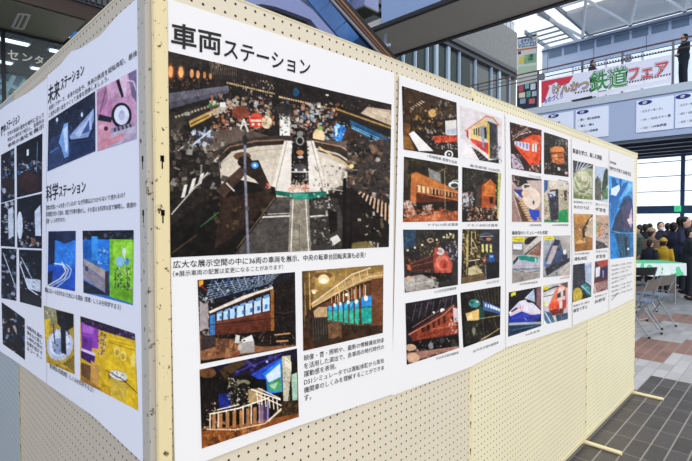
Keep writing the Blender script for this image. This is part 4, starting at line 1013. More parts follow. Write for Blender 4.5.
# balcony slab and fascia
struct('balcony_slab', box(B(), XB-.05, -9, 5.6, 24, 9.2, 5.86), mat('grey_slab_edge', 'bcc6d0', .6, noise=.05))
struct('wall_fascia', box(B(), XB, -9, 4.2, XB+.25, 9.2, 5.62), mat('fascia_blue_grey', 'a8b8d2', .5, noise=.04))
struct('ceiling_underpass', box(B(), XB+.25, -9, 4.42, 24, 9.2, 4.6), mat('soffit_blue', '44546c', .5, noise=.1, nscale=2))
b = B()
for k in range(5): box(b, XB+1+k*1.15, -9, 4.26, XB+1.2+k*1.15, 9.2, 4.42)
box(b, XB, -9, 4.14, XB+.35, 9.2, 4.22)
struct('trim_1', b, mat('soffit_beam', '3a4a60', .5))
# hall signs on the fascia
PANW = mat('sign_panel_white', 'e6eefb', .4); NAVY = mat('navy_badge', '1c2a78', .4); NAVYT = mat('sign_ink', '2c3858', .5); WHI = mat('white_lettering', 'f4f6fa', .4)
SG = [((536, 573.5), 553.4, 116, ['・会議室', '・展示室'], 'pale fascia sign panel partly hidden behind the display wall top', '西館'),
 ((575.5, 608.5), 582.7, 112, ['・第1・第2会議室', '・第3・第4', '　パソコン研修室'], 'pale fascia sign panel left of the plain blue grey fascia gap', '1階'),
 ((636, 673.5), 645, 102.5, ['・セミナーホール1', '・101・102セミナー室', '・103・104会議室'], 'pale fascia sign panel right of the plain blue grey fascia gap', '2階'),
 ((675, 712), 683, 96.4, ['・セミナーホール', '・201・202セミナー室', '・203・204会議室'], 'pale fascia sign panel cut off by the right picture edge', '3階')]
for (a, c_), bx, by, lines, lab, bt in SG:
    y0 = on(0, XB, a, 130).y; y1 = on(0, XB, c_, 130).y; e = empty('sign_panel', (XB-.02, (y0+y1)/2, 4.4), lab, 'sign', 'guide signs on the balcony fascia')
    obj('panel', box(B(), XB-.03, y1, 4.42, XB-.001, y0, 5.5, .008), PANW, e)
    obj('badge', ellx(0, XB-.035, bx, by, .2, .075, .012), NAVY, e)
    sl = -.16
    def Q(x0, x1, yy, h): return [(x0, yy), (x1, yy+(x1-x0)*sl), (x1, yy+(x1-x0)*sl+h), (x0, yy+h)]
    xtext(e, bt, 0, XB-.042, Q(bx-2.6, bx+2.6, by-1.1, 2.9), WHI, .03)
    for k, ln in enumerate(lines): xtext(e, ln, 0, XB-.034, Q(bx-4.5, bx-4.5+2.1*len(ln)+3, by+8+k*8.3 if a > 600 else by+7+k*6.2, 2.6), NAVYT, .02)
# balcony railing: posts, three rails
e = empty('balcony_railing', (XB+.02, 0, 5.86), 'brown railing with three long rails along the upper balcony', 'railing')
HR = mat('brown_handrail', '6c4c44', .4); RM = mat('rail_metal', '6a6c74', .4, .3)
for z, r, m in ((7.28, .028, HR), (7.13, .016, RM), (6.98, .02, HR)): smooth(obj('rail', tube(B(), [(XB+.02, -9, z), (XB+.02, 9.3, z)], r, 8), m, e))
for px in (478, 508, 538, 582, 622, 672.5, 705):
    y = on(0, XB+.02, px, 80).y
    obj('baluster', box(B(), XB+.01, y-.035, 5.861, XB+.06, y+.035, 7.27, .006), RM, e)
for px in (541.5, 627.5):
    y = on(0, XB+.02, px, 80).y; obj('clamp_box', box(B(), XB+.0, y-.1, 6.9, XB+.12, y+.1, 7.12, .02), mat('bronze_box', '7c8088', .4, .4), e)
# banner
bn = [(541, 80.5), (671.7, 54.3), (671.4, 82.5), (541, 106)]
P = q3(0, XB-.07, bn); b = prism(B(), P, (.012, 0, 0)); ban = obj('banner', b, mat('banner_cloth', 'eaeaf6', .7)); tag(ban, 'long white railway fair banner hung on the upper balcony railing', 'banner'); recentre(ban)
def onb(pts, m, name, lift=.004):
    b = prism(B(), q3(0, XB-.07, pts, lift), (.002, 0, 0)); return obj(name, b, m, ban)
RED = mat('banner_red', 'd83848'); GRN = mat('banner_green', '2c9440'); DGR = mat('outline_dark_green', '184028'); PUR = mat('banner_purple', '5c4898'); YEL = mat('banner_yellow', 'dcc43c'); BLK = mat('banner_black', '26262e')
onb([(541.5, 81.5), (573.5, 75.5), (569, 83), (561, 86), (556, 82), (550, 86), (547, 95), (543.5, 103), (541.5, 103)], RED, 'red_burst')
b = B()
for k in range(34):
    x = 575+k*2.85; y = 80.5+(x-541)*-.2
    prism(b, q3(0, XB-.07, [(x, y-5.7), (x+1.4, y-6), (x+1.7, y-4.6), (x+.3, y-4.3)], .004), (.002, 0, 0))
    prism(b, q3(0, XB-.07, [(x, y+18.6), (x+1.6, y+18.2), (x+1.2, y+20), (x-.4, y+20.4)], .004), (.002, 0, 0))
obj('sleeper_border', b, BLK, ban)
for x0, x1 in ((592, 604), (605.5, 619.5), (629, 643.5), (645, 667)):
    y = 80.5+(x0-541)*-.2+20.6; d = (x1-x0)*-.17
    obj('printed_white_train', prism(B(), q3(0, XB-.07, [(x0, y), (x1, y+d), (x1, y+d+3), (x0, y+3)], .006), (.002, 0, 0)), WHI, ban)
for px in (545, 565, 585, 605, 630, 650, 670):
    c_ = on(0, XB-.064, px, 80.5+(px-541)*-.2+1.5); obj('tie_cord', tube(B(), [c_, (XB-.003, c_.y, 6.955)], .004, 6), WHI, ban)
onb([(571, 100.3), (592, 95.7), (592.5, 98), (573, 101.5)], BLK, 'printed_dark_train')
q = [(546, 92.5), (565, 88), (563, 99), (546, 104)]
xtext(ban, 'ものづくり', 0, XB-.07, [(544, 98), (563, 92), (563, 98.5), (544, 104)], PUR, .03, 'lettering', .008)
xtext(ban, '第1回', 0, XB-.07, [(548.5, 85), (556, 84), (556, 89), (548.5, 90)], WHI, .05, 'lettering', .008)
for body, q, ms in (('けんかつ', [(553, 85.5), (588.5, 80), (588.5, 89.5), (553, 94)], ((.07, PUR), (.005, YEL))),
                    ('鉄道', [(590.5, 73), (627, 66), (627, 85.5), (590.5, 92)], ((.075, DGR), (.04, WHI), (.012, GRN))),
                    ('フェア', [(629, 69.5), (668, 61.5), (667, 75.5), (629, 80.5)], ((.08, BLK), (.05, WHI), (.02, RED)))):
    base = textmesh(body, 0); xs = [v.co.x for v in base.vertices]; ys = [v.co.y for v in base.vertices]; bw = max(xs)-min(xs); bh = max(ys)-min(ys); bpy.data.meshes.remove(base)
    for i, (bo, m) in enumerate(ms):
        gx, gy = bo/bw, bo/bh
        P = q3(0, XB-.07, q, .008+.004*i)
        def f(u, v, P=P, gx=gx, gy=gy):
            u = -gx+u*(1+2*gx); v = -gy+v*(1+2*gy); a = P[0]+(P[1]-P[0])*u; c2 = P[3]+(P[2]-P[3])*u; return tuple(a+(c2-a)*v)
        obj('lettering', warp(textmesh(body, bo), f), m, ban)
# pillar sign and rack at the left end of the balcony
e = empty('notice_board', (17.95, on(0, 17.95, 527, 60).y, 5.86), 'tall white notice board with blue heading at the left end of the balcony', 'notice board')
ya, yb = on(0, 17.95, 517, 60).y, on(0, 17.95, 536.5, 60).y
obj('board', box(B(), 17.95, yb, 5.86, 18.05, ya, 8.85, .01), mat('board_white', 'd8dcd0', .5), e)
BB = mat('board_blue', '3070b0'); 
b = prism(B(), q3(0, 17.945, [(517.3, 37.5), (536.3, 34), (536.3, 36), (517.3, 39.5)]), (.004, 0, 0)); obj('top_band', b, mat('board_dark', '40485c'), e)
xtext(e, 'いまサッカー', 0, 17.945, [(517.8, 40), (536, 36.5), (536, 41), (517.8, 44.3)], BB, .05); xtext(e, 'マロニエ21', 0, 17.945, [(517.8, 44.5), (536, 41), (536, 45.8), (517.8, 48.5)], BB, .05)
b = prism(B(), q3(0, 17.945, [(517, 49.5), (537, 46.5), (537, 48), (517, 51)]), (.004, 0, 0)); obj('orange_line', b, mat('board_orange', 'd86840'), e)
for pts, c in (([(519, 57), (525, 56), (525, 63), (519, 64)], 'e0d060'), ([(524, 55), (536, 53), (536, 62), (524, 64)], '8cb890'), ([(528, 55), (533, 54), (533, 60), (528, 61)], '50807c'), ([(518, 67), (536, 65), (536, 72), (518, 74)], 'b8d0b0'), ([(518, 51.5), (521, 51), (521, 54), (518, 54.5)], '503878')):
    obj('printed_map', prism(B(), q3(0, 17.944, pts), (.003, 0, 0)), mat('board_'+c, c), e)
e = empty('leaflet_rack', (17.85, on(0, 17.85, 527, 95).y, 5.86), 'dark leaflet rack with colourful flyers below the notice board', 'leaflet rack')
obj('rack_board', box(B(), 17.85, on(0, 17.85, 537.5, 95).y, 5.861, 17.9, on(0, 17.85, 517, 95).y, 6.9, .01), mat('rack_black', '2c3440', .4), e)
for i, (x, y, w, h, c) in enumerate(((518.5, 86, 5, 6, 'c05868'), (525, 84.5, 4, 4.5, '88b8c0'), (530.5, 84, 5, 6, 'd8e0e0'), (519, 93, 6, 5, 'e8d8b8'), (526.5, 91.5, 4, 6, '70a890'), (532, 91.5, 4.5, 5, 'b8c8d8'), (520, 99, 5.5, 5, '90a0b8'), (529, 99, 6, 5, 'c87070'))):
    obj('flyer', prism(B(), q3(0, 17.84, [(x, y), (x+w, y-.8), (x+w, y+h-.8), (x, y+h)]), (.004, 0, 0)), mat('flyer_'+c, c), e)
# upper east wall: glazed strip over cladding, ceiling, skylight
struct('wall_upper_east', box(B(), 19.2, -9, 7.62, 19.4, 6.85, 8.62), CLAD)
b = B()
for k in range(26):
    y = 6.6-k*.6
    box(b, 19.17, y-.54, 8.14, 19.22, y-.04, 8.42)
struct('window_1', b, mat('clerestory_pane', '7c90a8', .2))
b = B()
for k in range(8): box(b, 19.185, 6.6-k*1.75, 7.62, 19.2, 6.62-k*1.75, 8.6)
box(b, 19.1, -9, 8.46, 19.2, 6.85, 8.5); struct('trim_2', b, mat('cladding_joint', '74869c'))
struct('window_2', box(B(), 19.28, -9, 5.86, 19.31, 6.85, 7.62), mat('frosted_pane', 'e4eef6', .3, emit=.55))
b = B()
for k in range(14): box(b, 19.22, 6.8-k*1.2, 5.86, 19.34, 6.87-k*1.2, 7.62)
struct('window_frame_2', b, WFRAME)
struct('ceiling', box(B(), 16.9, -9, 8.75, 19.4, 5.1, 8.9), mat('pale_ceiling', 'f0f6fa', .5, noise=.03))
b = B()
for k in range(10): box(b, 14.0+k*.3, -9, 9.3, 14.2+k*.3, 5.0, 9.36)
struct('ceiling_slats', b, mat('cream_slats', 'cfc8b4', .5)); struct('ceiling_upper', box(B(), 13.6, -9, 9.6, 17.1, 5.1, 9.7), mat('grey_roof', '9a9c98', .6))
b = B()
for y, x in ((5.1, 14.5), (5.65, 15.4), (6.8, 17.4)): box(b, x, y-.03, 8.7, 24, y+.03, 8.86)
for x in (17.6, 18.1, 18.6, 19.1): box(b, x-.02, 5.7, 8.72, x+.02, 6.8, 8.78)
struct('window_frame_3', b, mat('skylight_frame', '8090a0', .4))
SKYG = glass('skylight_glass', 'f4f8fc', .12); struct('window_3', box(B(), 15.4, 5.15, 8.79, 24, 6.8, 8.8), SKYG)
# roof truss: chord, zigzag webs
e = empty('roof_truss', (17.5, 2, 8.3), 'white tubular steel truss under the roof at the upper right', 'roof truss')
TRM = mat('truss_white', 'f2f8fc', .35)
obj('chord', tube(B(), [(18.5, -8, 8.42), (18.5, 5.1, 8.42)], .035, 8), mat('truss_grey', '7c8894', .4), e); obj('chord', tube(B(), [(16.3, -8, 8.85), (16.3, 5.2, 8.85)], .05, 8), TRM, e)
for k in range(6):
    y = 5.05-1.58*k; n = (18.5, y, 8.42)
    for up in ((16.3, y+.8, 8.85), (16.3, y-.8, 8.85)): smooth(obj('web_tube', tube(B(), [n, up], .055, 8), TRM, e))
    smooth(obj('web_tube', tube(B(), [(16.3, y-.8, 8.85), (14.4, y, 8.6)], .05, 8), TRM, e)); smooth(obj('web_tube', tube(B(), [(16.3, y+.8, 8.85), (14.4, y, 8.6)], .045, 8), TRM, e))
    smooth(obj('node', ball(B(), n, .07, .07, .07), mat('truss_node', '50585f', .4), e))
# ground-floor glazing far right
b = B(); X2 = 23.8
zs = [z for z in (1.76, 2.02, 4.3)]
box(b, X2, -9, 4.2, X2+.1, 9.2, 4.45); box(b, X2-.1, -9, 1.74, X2+.14, 9.2, 2.08)
for py in (162, 176.5, 191.5):
    z = on(0, X2, 660, py).z; box(b, X2+.02, -9, z-.016, X2+.08, 9.2, z+.016)
for k in range(9):
    y = on(0, X2, 682.7, 180).y+(k-4)*2.25; box(b, X2-.04, y-.07, 0, X2+.1, y+.07, 4.4)
struct('window_frame_4', b, BLUEG); struct('window_4', box(B(), X2+.045, -9, 0, X2+.055, 9.2, 4.2), glass('clear_pane', 'f4f8ff', .06))
g = on(0, X2-.3, 677.5, 208.5); GRE = mat('exit_green', '3cd08c', .4, emit=.9)
e = empty('exit_sign', (g.x, g.y, g.z-.16), 'small green lit exit sign above the glass doors at right', 'exit sign')
obj('lit_face', box(B(), g.x, g.y-.12, g.z-.13, g.x+.06, g.y+.12, g.z+.13, .01), GRE, e); obj('pictogram', tube(B(), [(g.x-.006, g.y+.04, g.z-.08), (g.x-.006, g.y, g.z+.02), (g.x-.006, g.y-.03, g.z+.08)], .02, 6), WHI, e)
obj('mounting_arm', box(B(), g.x+.06, g.y-.03, g.z-.05, X2-.04, g.y+.03, g.z+.0), BLUEG, e)
# stone building with window row behind the bridge
YF = 10.0
XE = on(1, YF, 517, 60).x
zt = on(1, YF, 480, 62).z; ztop = on(1, YF, 508, 27).z
STONE = mat('grey_stone', '74787a', .8, noise=.22, nscale=5, bump=.3)
struct('wall_north', box(B(), 9, YF, zt+.35, XE, YF+.4, ztop), STONE)
b = B(); box(b, 9, YF-.25, zt+.18, XE, YF+.4, zt+.36); box(b, 9, YF-.12, zt, XE, YF+.4, zt+.16); struct('trim_3', b, mat('eaves_dark', '44484e', .5))
b = B(); xs = [on(1, YF, p, 70).x for p in (403, 415, 427, 436, 448, 459, 475, 491, 499, 509)]
for i, x in enumerate(xs): w = .09 if i in (3, 4, 8) else .035; box(b, x-w, YF-.06, 4, x+w, YF+.1, zt)
box(b, 9, YF, 5.7, XE, YF+.1, 5.85); struct('window_frame_5', b, mat('pale_mullion', '9cb0c4', .4))
struct('window_5', box(B(), 9, YF+.04, 3.5, XE, YF+.06, zt), glass('dark_glass', '34484c', .5)); struct('wall_north_inner', box(B(), 9, YF+3, 0, XE+.4, YF+3.2, ztop), mat('inner_dark', '3c5054', .6))
struct('wall_lower_north', box(B(), 9, YF+.1, 0, XE-.4, YF+.4, 3.5), STONE)
b = B()
for k in range(7): x = 11+k*1.9; tube(b, [(x, YF+.5, 5.2), (x+1.1, YF+.5, 7.4), (x+1.9, YF+.5, 5.2)], .04, 6)
struct('truss_reflection', b, WFRAME)  # pale bars modelled behind the glass to imitate reflected roof trusses
b = B()
for k in range(24): x = XE-.5-k*.5; box(b, x-.2, YF+.02, ztop, x+.2, YF+.3, ztop+.45)
struct('trim_5', b, mat('pale_block', 'b0b8c0', .7, noise=.1))
# footbridge
ZB = 5.6; xa = on(2, ZB, 430, 10).x; xb = on(2, ZB, 460, 33.5).x; yend = on(2, ZB, 381, 47).y
e = empty('footbridge', ((xa+xb)/2, 0, ZB), 'grey footbridge with dark edges and blue glass sides crossing overhead', 'footbridge')
obj('soffit', box(B(), xa, -12, ZB, xb, yend+.6, ZB+.22), mat('bridge_grey', 'b4b2aa', .6, noise=.05, nscale=1.5), e)
obj('near_edge', box(B(), xa-.09, -12, ZB-.03, xa, yend+.6, ZB+.05), STEELD, e); obj('far_edge', box(B(), xb, -12, ZB-.03, xb+.12, yend+.6, ZB+.3), STEELD, e)
BGL = mat('blue_glass_panel', '90a8cc', .12, spec=.7); yg = on(0, xa, 383, 22).y
for k in range(12):
    y = yg-k*1.5
    obj('glass_panel', box(B(), xa-.05, y-1.47, ZB+.05, xa-.03, y, ZB+1.25), BGL, e)
smooth(obj('handrail', tube(B(), [(xa-.04, -12, ZB+1.3), (xa-.04, yg, ZB+1.3)], .03, 8), RM, e))
obj('bridge_pillar', box(B(), xa+.2, yend+.1, 0, xb-.2, yend+.5, ZB, .05), STEELD, e)
p1 = on(2, ZB, 386, 33); p2 = on(2, ZB, 394.5, 38); zl = on(0, p1.x, 386, 46).z
e = empty('hanging_exit_sign', (p1.x, (p1.y+p2.y)/2, zl-.3), 'small green sign hung on two white rods under the footbridge', 'exit sign')
for p in (p1, p2): smooth(obj('rod', tube(B(), [(p1.x, p.y, ZB-.002), (p1.x, p.y, zl)], .014, 6), WFRAME, e))
obj('cross_bar', box(B(), p1.x-.02, min(p1.y, p2.y)-.12, zl-.03, p1.x+.02, max(p1.y, p2.y)+.1, zl+.03), WFRAME, e)
c = (p1.y+p2.y)/2+.05; obj('lit_face', box(B(), p1.x-.03, c-.1, zl-.24, p1.x+.03, c+.12, zl-.03, .01), GRE, e)
# escalators
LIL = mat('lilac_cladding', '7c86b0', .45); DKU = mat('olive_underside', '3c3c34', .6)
def yp(Y, pts): return [on(1, Y, *p) for p in pts]
e = empty('escalator', (on(1, 4.0, 290, 5).x, 4.4, 3.2), 'escalator with lilac cladding and blue glass rising behind the display wall', 'escalator', 'escalators behind the display wall')
obj('side_cladding', prism(B(), yp(4.0, [(225, -22), (293, -8), (300, 0), (313, 10), (336, 36), (345, 50), (330, 42), (318, 28.6), (310.6, 19.5), (292, 12.4), (275, 6.5), (262, 4), (252, 5), (225, -4)]), (0, 1.1, 0)), LIL, e)
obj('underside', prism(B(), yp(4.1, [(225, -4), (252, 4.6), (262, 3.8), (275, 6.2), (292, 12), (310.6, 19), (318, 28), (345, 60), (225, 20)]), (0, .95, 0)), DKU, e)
for a_, c_ in (((296, -14), (318, 12)), ((318.5, 12.5), (334, 31)), ((334.5, 31.5), (347, 47))):
    obj('glass_panel', prism(B(), yp(4.05, [a_, c_, (c_[0]+12, c_[1]-10), (a_[0]+12, a_[1]-10)]), (0, .02, 0)), mat('escalator_blue_glass', '2c5890', .12, noise=.6, nscale=1.6, spec=.7), e)
cx_ = on(1, 4.5, 300, 15).x; obj('support_column', box(B(), cx_-.15, 4.3, 0, cx_+.15, 4.8, on(1, 4.5, 300, 15).z-.1), STEELD, e)
e = empty('escalator', (on(1, 4.7, 350, 20).x, 5.0, 3.0), 'escalator with brown handrails descending toward the right above the display wall', 'escalator', 'escalators behind the display wall')
DB = mat('escalator_glass_dark', '1c3454', .12, noise=.4, nscale=2, spec=.7)
obj('balustrade', prism(B(), yp(4.75, [(318, -16), (326, -8), (374, 47), (388, 62), (340, 62), (300, 0)]), (0, .03, 0)), DB, e)
for dx, m, r in ((-1, mat('steel_skirt', '9aa0a8', .3, .6), .03), (3.5, HR, .028), (8, mat('worn_brown', '8a6848', .4), .028)):
    P = yp(4.7, [(325+dx, -8), (332+dx, 0), (377+dx*.8, 50), (392+dx*.8, 66)]); smooth(obj('handrail', tube(B(), P, r, 8), m, e))
obj('dark_deck', prism(B(), yp(4.8, [(334, -8), (345, -2), (392, 52), (400, 64), (380, 58), (336, 8)]), (0, .9, 0)), mat('escalator_dark_brown', '2c2624', .6), e)  # deck in one even dark brown
cx_ = on(1, 5.1, 380, 52).x; obj('support_column', box(B(), cx_-.15, 4.9, 0, cx_+.15, 5.4, on(1, 5.1, 380, 52).z-.05), STEELD, e)
b = B(); h = 8.5; c0 = on(2, h, 364.6, 6.5); box(b, c0.x, c0.y, h, c0.x+.7, c0.y+.75, h+.05); struct('ceiling_bulkhead_soffit', b, mat('olive_soffit', '54564c', .6))
struct('wall_bulkhead', box(B(), c0.x-.001, c0.y-.001, h+.05, c0.x+.701, c0.y+.75, h+1.6), LIL)
struct('wall_back_dark', box(B(), 4.5, 11.5, 0, 8.9, 11.8, 12), mat('dark_back_wall', '3c4860', .6, noise=.2, nscale=1))
struct('window_6', prism(B(), yp(8.5, [(290, 60), (290, -30), (352, -30), (345, 60)]), (0, .05, 0)), mat('deep_blue_glass', '2c5c98', .1, spec=.7))
# ------------------------------------------------------------------ shop front at top left
ZS = 5.2; OL = mat('olive_soffit_panel', '6a6c58', .6, noise=.06, nscale=2)
struct('ceiling_soffit', box(B(), -6, 8.5, ZS, on(2, ZS, 78.5, 28).x, 10, ZS+.1), OL)
struct('ceiling_shop', box(B(), -6, 10.03, ZS+.05, 3.6, 13.4, ZS+.15), mat('shop_ceiling', '54584c', .6))
struct('trim_6', box(B(), -6, 9.97, ZS-.05, 2.6, 10.03, ZS+.1), STEELD)
b = B(); pts = [on(2, ZS-.002, *p) for p in ((12.5, 27), (19, 13.5), (29.5, 14.5), (23, 29))]
for i in range(4): tube(b, [pts[i], pts[(i+1) % 4]], .022, 4)
m1 = pts[0].lerp(pts[3], .45); m2 = pts[1].lerp(pts[2], .45); tube(b, [m1, m2], .02, 4)
vt = obj('ceiling_hatch', b, mat('hatch_frame', 'b8b8a8', .4)); tag(vt, 'pale framed hatch in the olive soffit at top left', 'ceiling hatch'); recentre(vt)
TUBE = mat('lit_tube', 'f4fcff', .3, emit=2.0)
for i, (x0, x1, Y, lab) in enumerate(((-30, 29, 10.62, 'long ceiling light behind the white letters, nearest the glass at top left'), (50, 66, 10.62, 'ceiling light right of the hatch and level with the nearest row'), (-20, 12, 12.3, 'ceiling light in the farther row at the left picture edge'), (31, 45, 12.3, 'ceiling light in the farther row just above the display wall top'))):
    def xat(px): d = on(1, Y, px, 60); return d.x
    a, c_ = xat(x0), xat(x1); e = empty('ceiling_light', ((a+c_)/2, Y, ZS-.02), lab, 'ceiling light', 'ceiling lights in the room at top left')
    obj('housing', box(B(), a-.03, Y-.1, ZS-.0, c_+.03, Y+.1, ZS+.05), WFRAME, e); obj('diffuser', box(B(), a, Y-.08, ZS-.03, c_, Y+.08, ZS, .01), TUBE, e)
SGL = glass('shop_glass', 'c8d4d4', .1); struct('window_7', box(B(), -6, 9.99, 2, 2.3, 10.0, ZS-.05), SGL)
b = B(); box(b, on(1, 9.95, 3.5, 60).x-.03, 9.93, 2, on(1, 9.95, 3.5, 60).x+.03, 9.99, ZS-.05); struct('window_frame_7', b, STEELD)
sg = empty('window_lettering', (on(1, 9.94, 25, 57).x, 9.94, on(1, 9.94, 25, 62).z), 'pale katakana letters on the shop glass at top left', 'lettering')
for ch, x0, x1, y0, y1 in (('セ', 7.5, 18.5, 49.5, 59.5), ('ン', 22, 32.5, 53, 61.5), ('タ', 34.5, 43.5, 55, 64), ('ー', 47, 53, 60.6, 62.2)):
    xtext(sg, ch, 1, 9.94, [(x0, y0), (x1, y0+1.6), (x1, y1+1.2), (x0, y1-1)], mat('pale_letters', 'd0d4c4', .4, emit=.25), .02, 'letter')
struct('wall_shop_back', box(B(), -6, 13.4, 0, 2.9, 13.6, ZS+.2), mat('shop_back', '3c4844', .6, noise=.1))
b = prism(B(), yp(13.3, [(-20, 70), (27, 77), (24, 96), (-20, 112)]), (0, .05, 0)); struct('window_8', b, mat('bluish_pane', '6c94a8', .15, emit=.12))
b = B()
for a_, c_ in (((0, 80), (24, 92)), ((2, 100), (14, 76)), ((10, 104), (25, 80)), ((-4, 88), (10, 84)), ((0, 97), (20, 97))): tube(b, yp(13.25, [a_, c_]), .05, 5)
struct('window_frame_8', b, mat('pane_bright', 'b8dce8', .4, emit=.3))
DB2 = mat('dark_brick_tile', '5c5c62', .7, noise=.25, nscale=6, bump=.4)
zr = on(1, 8.4, 80, 12).z
struct('wall_upper_left', box(B(), -6, 8.4, ZS+.62, 4, 8.7, 11), DB2)
b = B()
for k in range(84): x = -4+k*.1; box(b, x, 8.36, ZS+.34, x+.06, 8.6, ZS+.62)
box(b, -6, 8.42, ZS+.3, 4, 8.6, ZS+.62); struct('trim_7', b, mat('ribbed_band', '484a50', .6))
struct('trim_8', box(B(), -6, 8.45, ZS+.02, 4, 9.2, ZS+.3), mat('brown_dark_band', '30241e', .6))
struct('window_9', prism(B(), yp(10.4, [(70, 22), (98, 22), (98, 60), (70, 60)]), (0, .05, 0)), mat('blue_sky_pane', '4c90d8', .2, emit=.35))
# ------------------------------------------------------------------ people
SKIN = mat('skin', 'dcb09a', .55); SHOE = mat('black_shoe', '1a1a1e', .5); EYE = mat('eye_dark', '18120f', .3)
def person(px, d, top, coat, pants, hair, label, face=180, pose='stand', hat=None, ground=0, zt=None, group='people standing in the hall behind the table', longhair=False, mask=False):
    r = ray(px, 218); base = CP+r*d; base.z = ground
    hgt = (zt if zt else CP.z-(top-218.4)/FPX*d)-ground; k = hgt/1.72
    yaw = math.atan2(-r.y, -r.x)+math.radians(face)      # 0 looks at the camera
    e = empty('person', base, label, 'person', group if not ground else 'visitors at the balcony railing')
    Mx = Matrix.Translation(base) @ Matrix.Rotation(yaw, 4, 'Z') @ Matrix.Scale(k, 4)
    def V(*a): return Vector(a)
    arms = {}
    for s in (-1, 1):
        if pose == 'phone': arms[s] = [V(0, s*.17, 1.40), V(.06, s*.24, 1.16), V(.27, s*.08, 1.27), V(.31, s*.06, 1.33)]
        elif pose == 'fold': arms[s] = [V(0, s*.17, 1.40), V(.02, s*.25, 1.14), V(.2, s*.06, 1.05), V(.25, s*.03, 1.05)]
        else: arms[s] = [V(0, s*.17, 1.40), V(-.02, s*.235, 1.12), V(.05, s*.25, .88), V(.07, s*.25, .81)]
    b = B()
    for s in (-1, 1):
        tube(b, [V(.01, s*.09, .92), V(.02, s*.1, .5), V(-.01, s*.1, .08)], [.08, .055, .038], 10)
        tube(b, [V(-.04, s*.1, .045), V(.15, s*.11, .03)], [.04, .03], 8)
        tube(b, arms[s][:3], [.05, .04, .03], 10); h0, h1 = arms[s][2], arms[s][3]; dr = (h1-h0).normalized(); sd_ = dr.cross(V(0, 0, 1)).normalized() if abs(dr.z) < .9 else V(1, 0, 0)
        ball(b, h0.lerp(h1, .6), .04, .028, .045, None, 10)
        for j, L in enumerate((.07, .085, .08, .065)):
            o_ = h1+sd_*(.022*(j-1.5)); tube(b, [o_-dr*.03, o_+dr*L*.5, o_+dr*L*.85+V(0, -s*.015, -.01)], [.012, .011, .009], 6)
        tube(b, [h0.lerp(h1, .4), h0.lerp(h1, .9)+sd_*.045*s, h1+sd_*.05*s+dr*.02], [.013, .012, .01], 6)
    ball(b, V(0, 0, 1.0), .12, .16, .16); ball(b, V(.0, 0, 1.25), .115, .17, .2); tube(b, [V(-.01, 0, 1.38), V(.01, 0, 1.52)], [.06, .05], 10)
    ball(b, V(.015, 0, 1.6), .092, .078, .118); ball(b, V(.03, 0, 1.545), .07, .058, .06); tube(b, [V(.095, 0, 1.61), V(.118, 0, 1.578)], [.012, .016], 6)
    for s in (-1, 1): ball(b, V(0, s*.08, 1.59), .018, .012, .03, None, 8)
    b.transform(Mx); me = evalmesh(b, .016*k, 1); obj('body', me, SKIN, e)
    b = B()
    for s in (-1, 1): ball(b, V(.098, s*.032, 1.612), .01, .014, .008, None, 8)
    b.transform(Mx); obj('eyes', b, EYE, e)
    b = B(); tube(b, [V(.092, -.025, 1.535), V(.1, 0, 1.532), V(.092, .025, 1.535)], .006, 6); b.transform(Mx); obj('mouth', b, mat('lip', 'a86860'), e)
    if mask:
        b = B(); ball(b, V(.07, 0, 1.548), .05, .06, .045, None, 12); b.transform(Mx); smooth(obj('face_mask', b, WHI, e))
    b = B()
    for s in (-1, 1): tube(b, [V(0, s*.085, .98), V(.02, s*.1, .52), V(0, s*.1, .1)], [.105, .078, .07], 12)
    ball(b, V(0, 0, .98), .13, .17, .13); b.transform(Mx); obj('trousers', evalmesh(b, .02*k, 1), mat('cloth_'+pants, pants, .8), e)
    b = B(); ball(b, V(0, 0, .98), .155, .2, .26); ball(b, V(0, 0, 1.22), .15, .205, .24); ball(b, V(-.005, 0, 1.4), .1, .13, .09)
    for s in (-1, 1): A_ = arms[s]; tube(b, [A_[0], A_[1], A_[1].lerp(A_[2], .92)], [.078, .064, .05], 12)
    b.transform(Mx); jm = evalmesh(b, .018*k, 2); jk = obj('jacket', jm, mat('coat_'+coat, coat, .85, noise=.15, nscale=12), e)
    b = B(); tube(b, [V(.0, 0, 1.44), V(.005, 0, 1.49)], [.085, .075], 12); b.transform(Mx); smooth(obj('collar', b, mat('coat_'+coat, coat), jk))
    for s in (-1, 1):
        b = B(); ball(b, V(.05, s*.105, .045), .14, .052, .048, None, 12); b.transform(Mx); smooth(obj('shoe', b, SHOE, e))
    b = B(); ball(b, V(-.018, 0, 1.635), .1, .09, .105); ball(b, V(-.05, 0, 1.58), .06, .08, .09)
    if longhair: ball(b, V(-.06, 0, 1.48), .06, .095, .14)
    b.transform(Mx); me = evalmesh(b, .014*k, 1); obj('hair', me, mat('hair_'+hair, hair, .5), e)
    if hat:
        b = B(); ball(b, V(-.01, 0, 1.672), .112, .1, .085); tube(b, [V(-.005, 0, 1.645), V(-.005, 0, 1.672)], [.115, .112], 16); ball(b, V(0, 0, 1.76), .02, .02, .02, None, 8)
        b.transform(Mx); obj('hat', evalmesh(b, .012*k, 1), mat('hat_'+hat, hat, .8), e)
    return e
person(638.5, 10.6, 226, '5c6c64', '2a2c34', '1c1814', 'person in a grey green coat right beside the end of the display wall', -70)
person(645.5, 11.7, 224.5, '1e2026', '22242c', '15120f', 'person in black behind the grey green coat', 160)
person(652, 10.1, 229, '8c7460', '2c2c34', '3a2c22', 'person in a tan coat with a beige knit hat', 130, hat='a89078')
person(661, 10.8, 222.5, '2a2c3a', '1e2028', '15120f', 'person in a dark coat facing the camera with a white face mask', 15, mask=True)
person(664, 9.45, 239, 'c09c28', '2a2c34', '2c2018', 'child in a mustard yellow jacket and yellow hat behind the green table', 170, hat='c8a43c')
person(650.5, 9.5, 240, '1e2230', '1c1e26', '1c1612', 'child in navy left of the yellow jacket', 140)
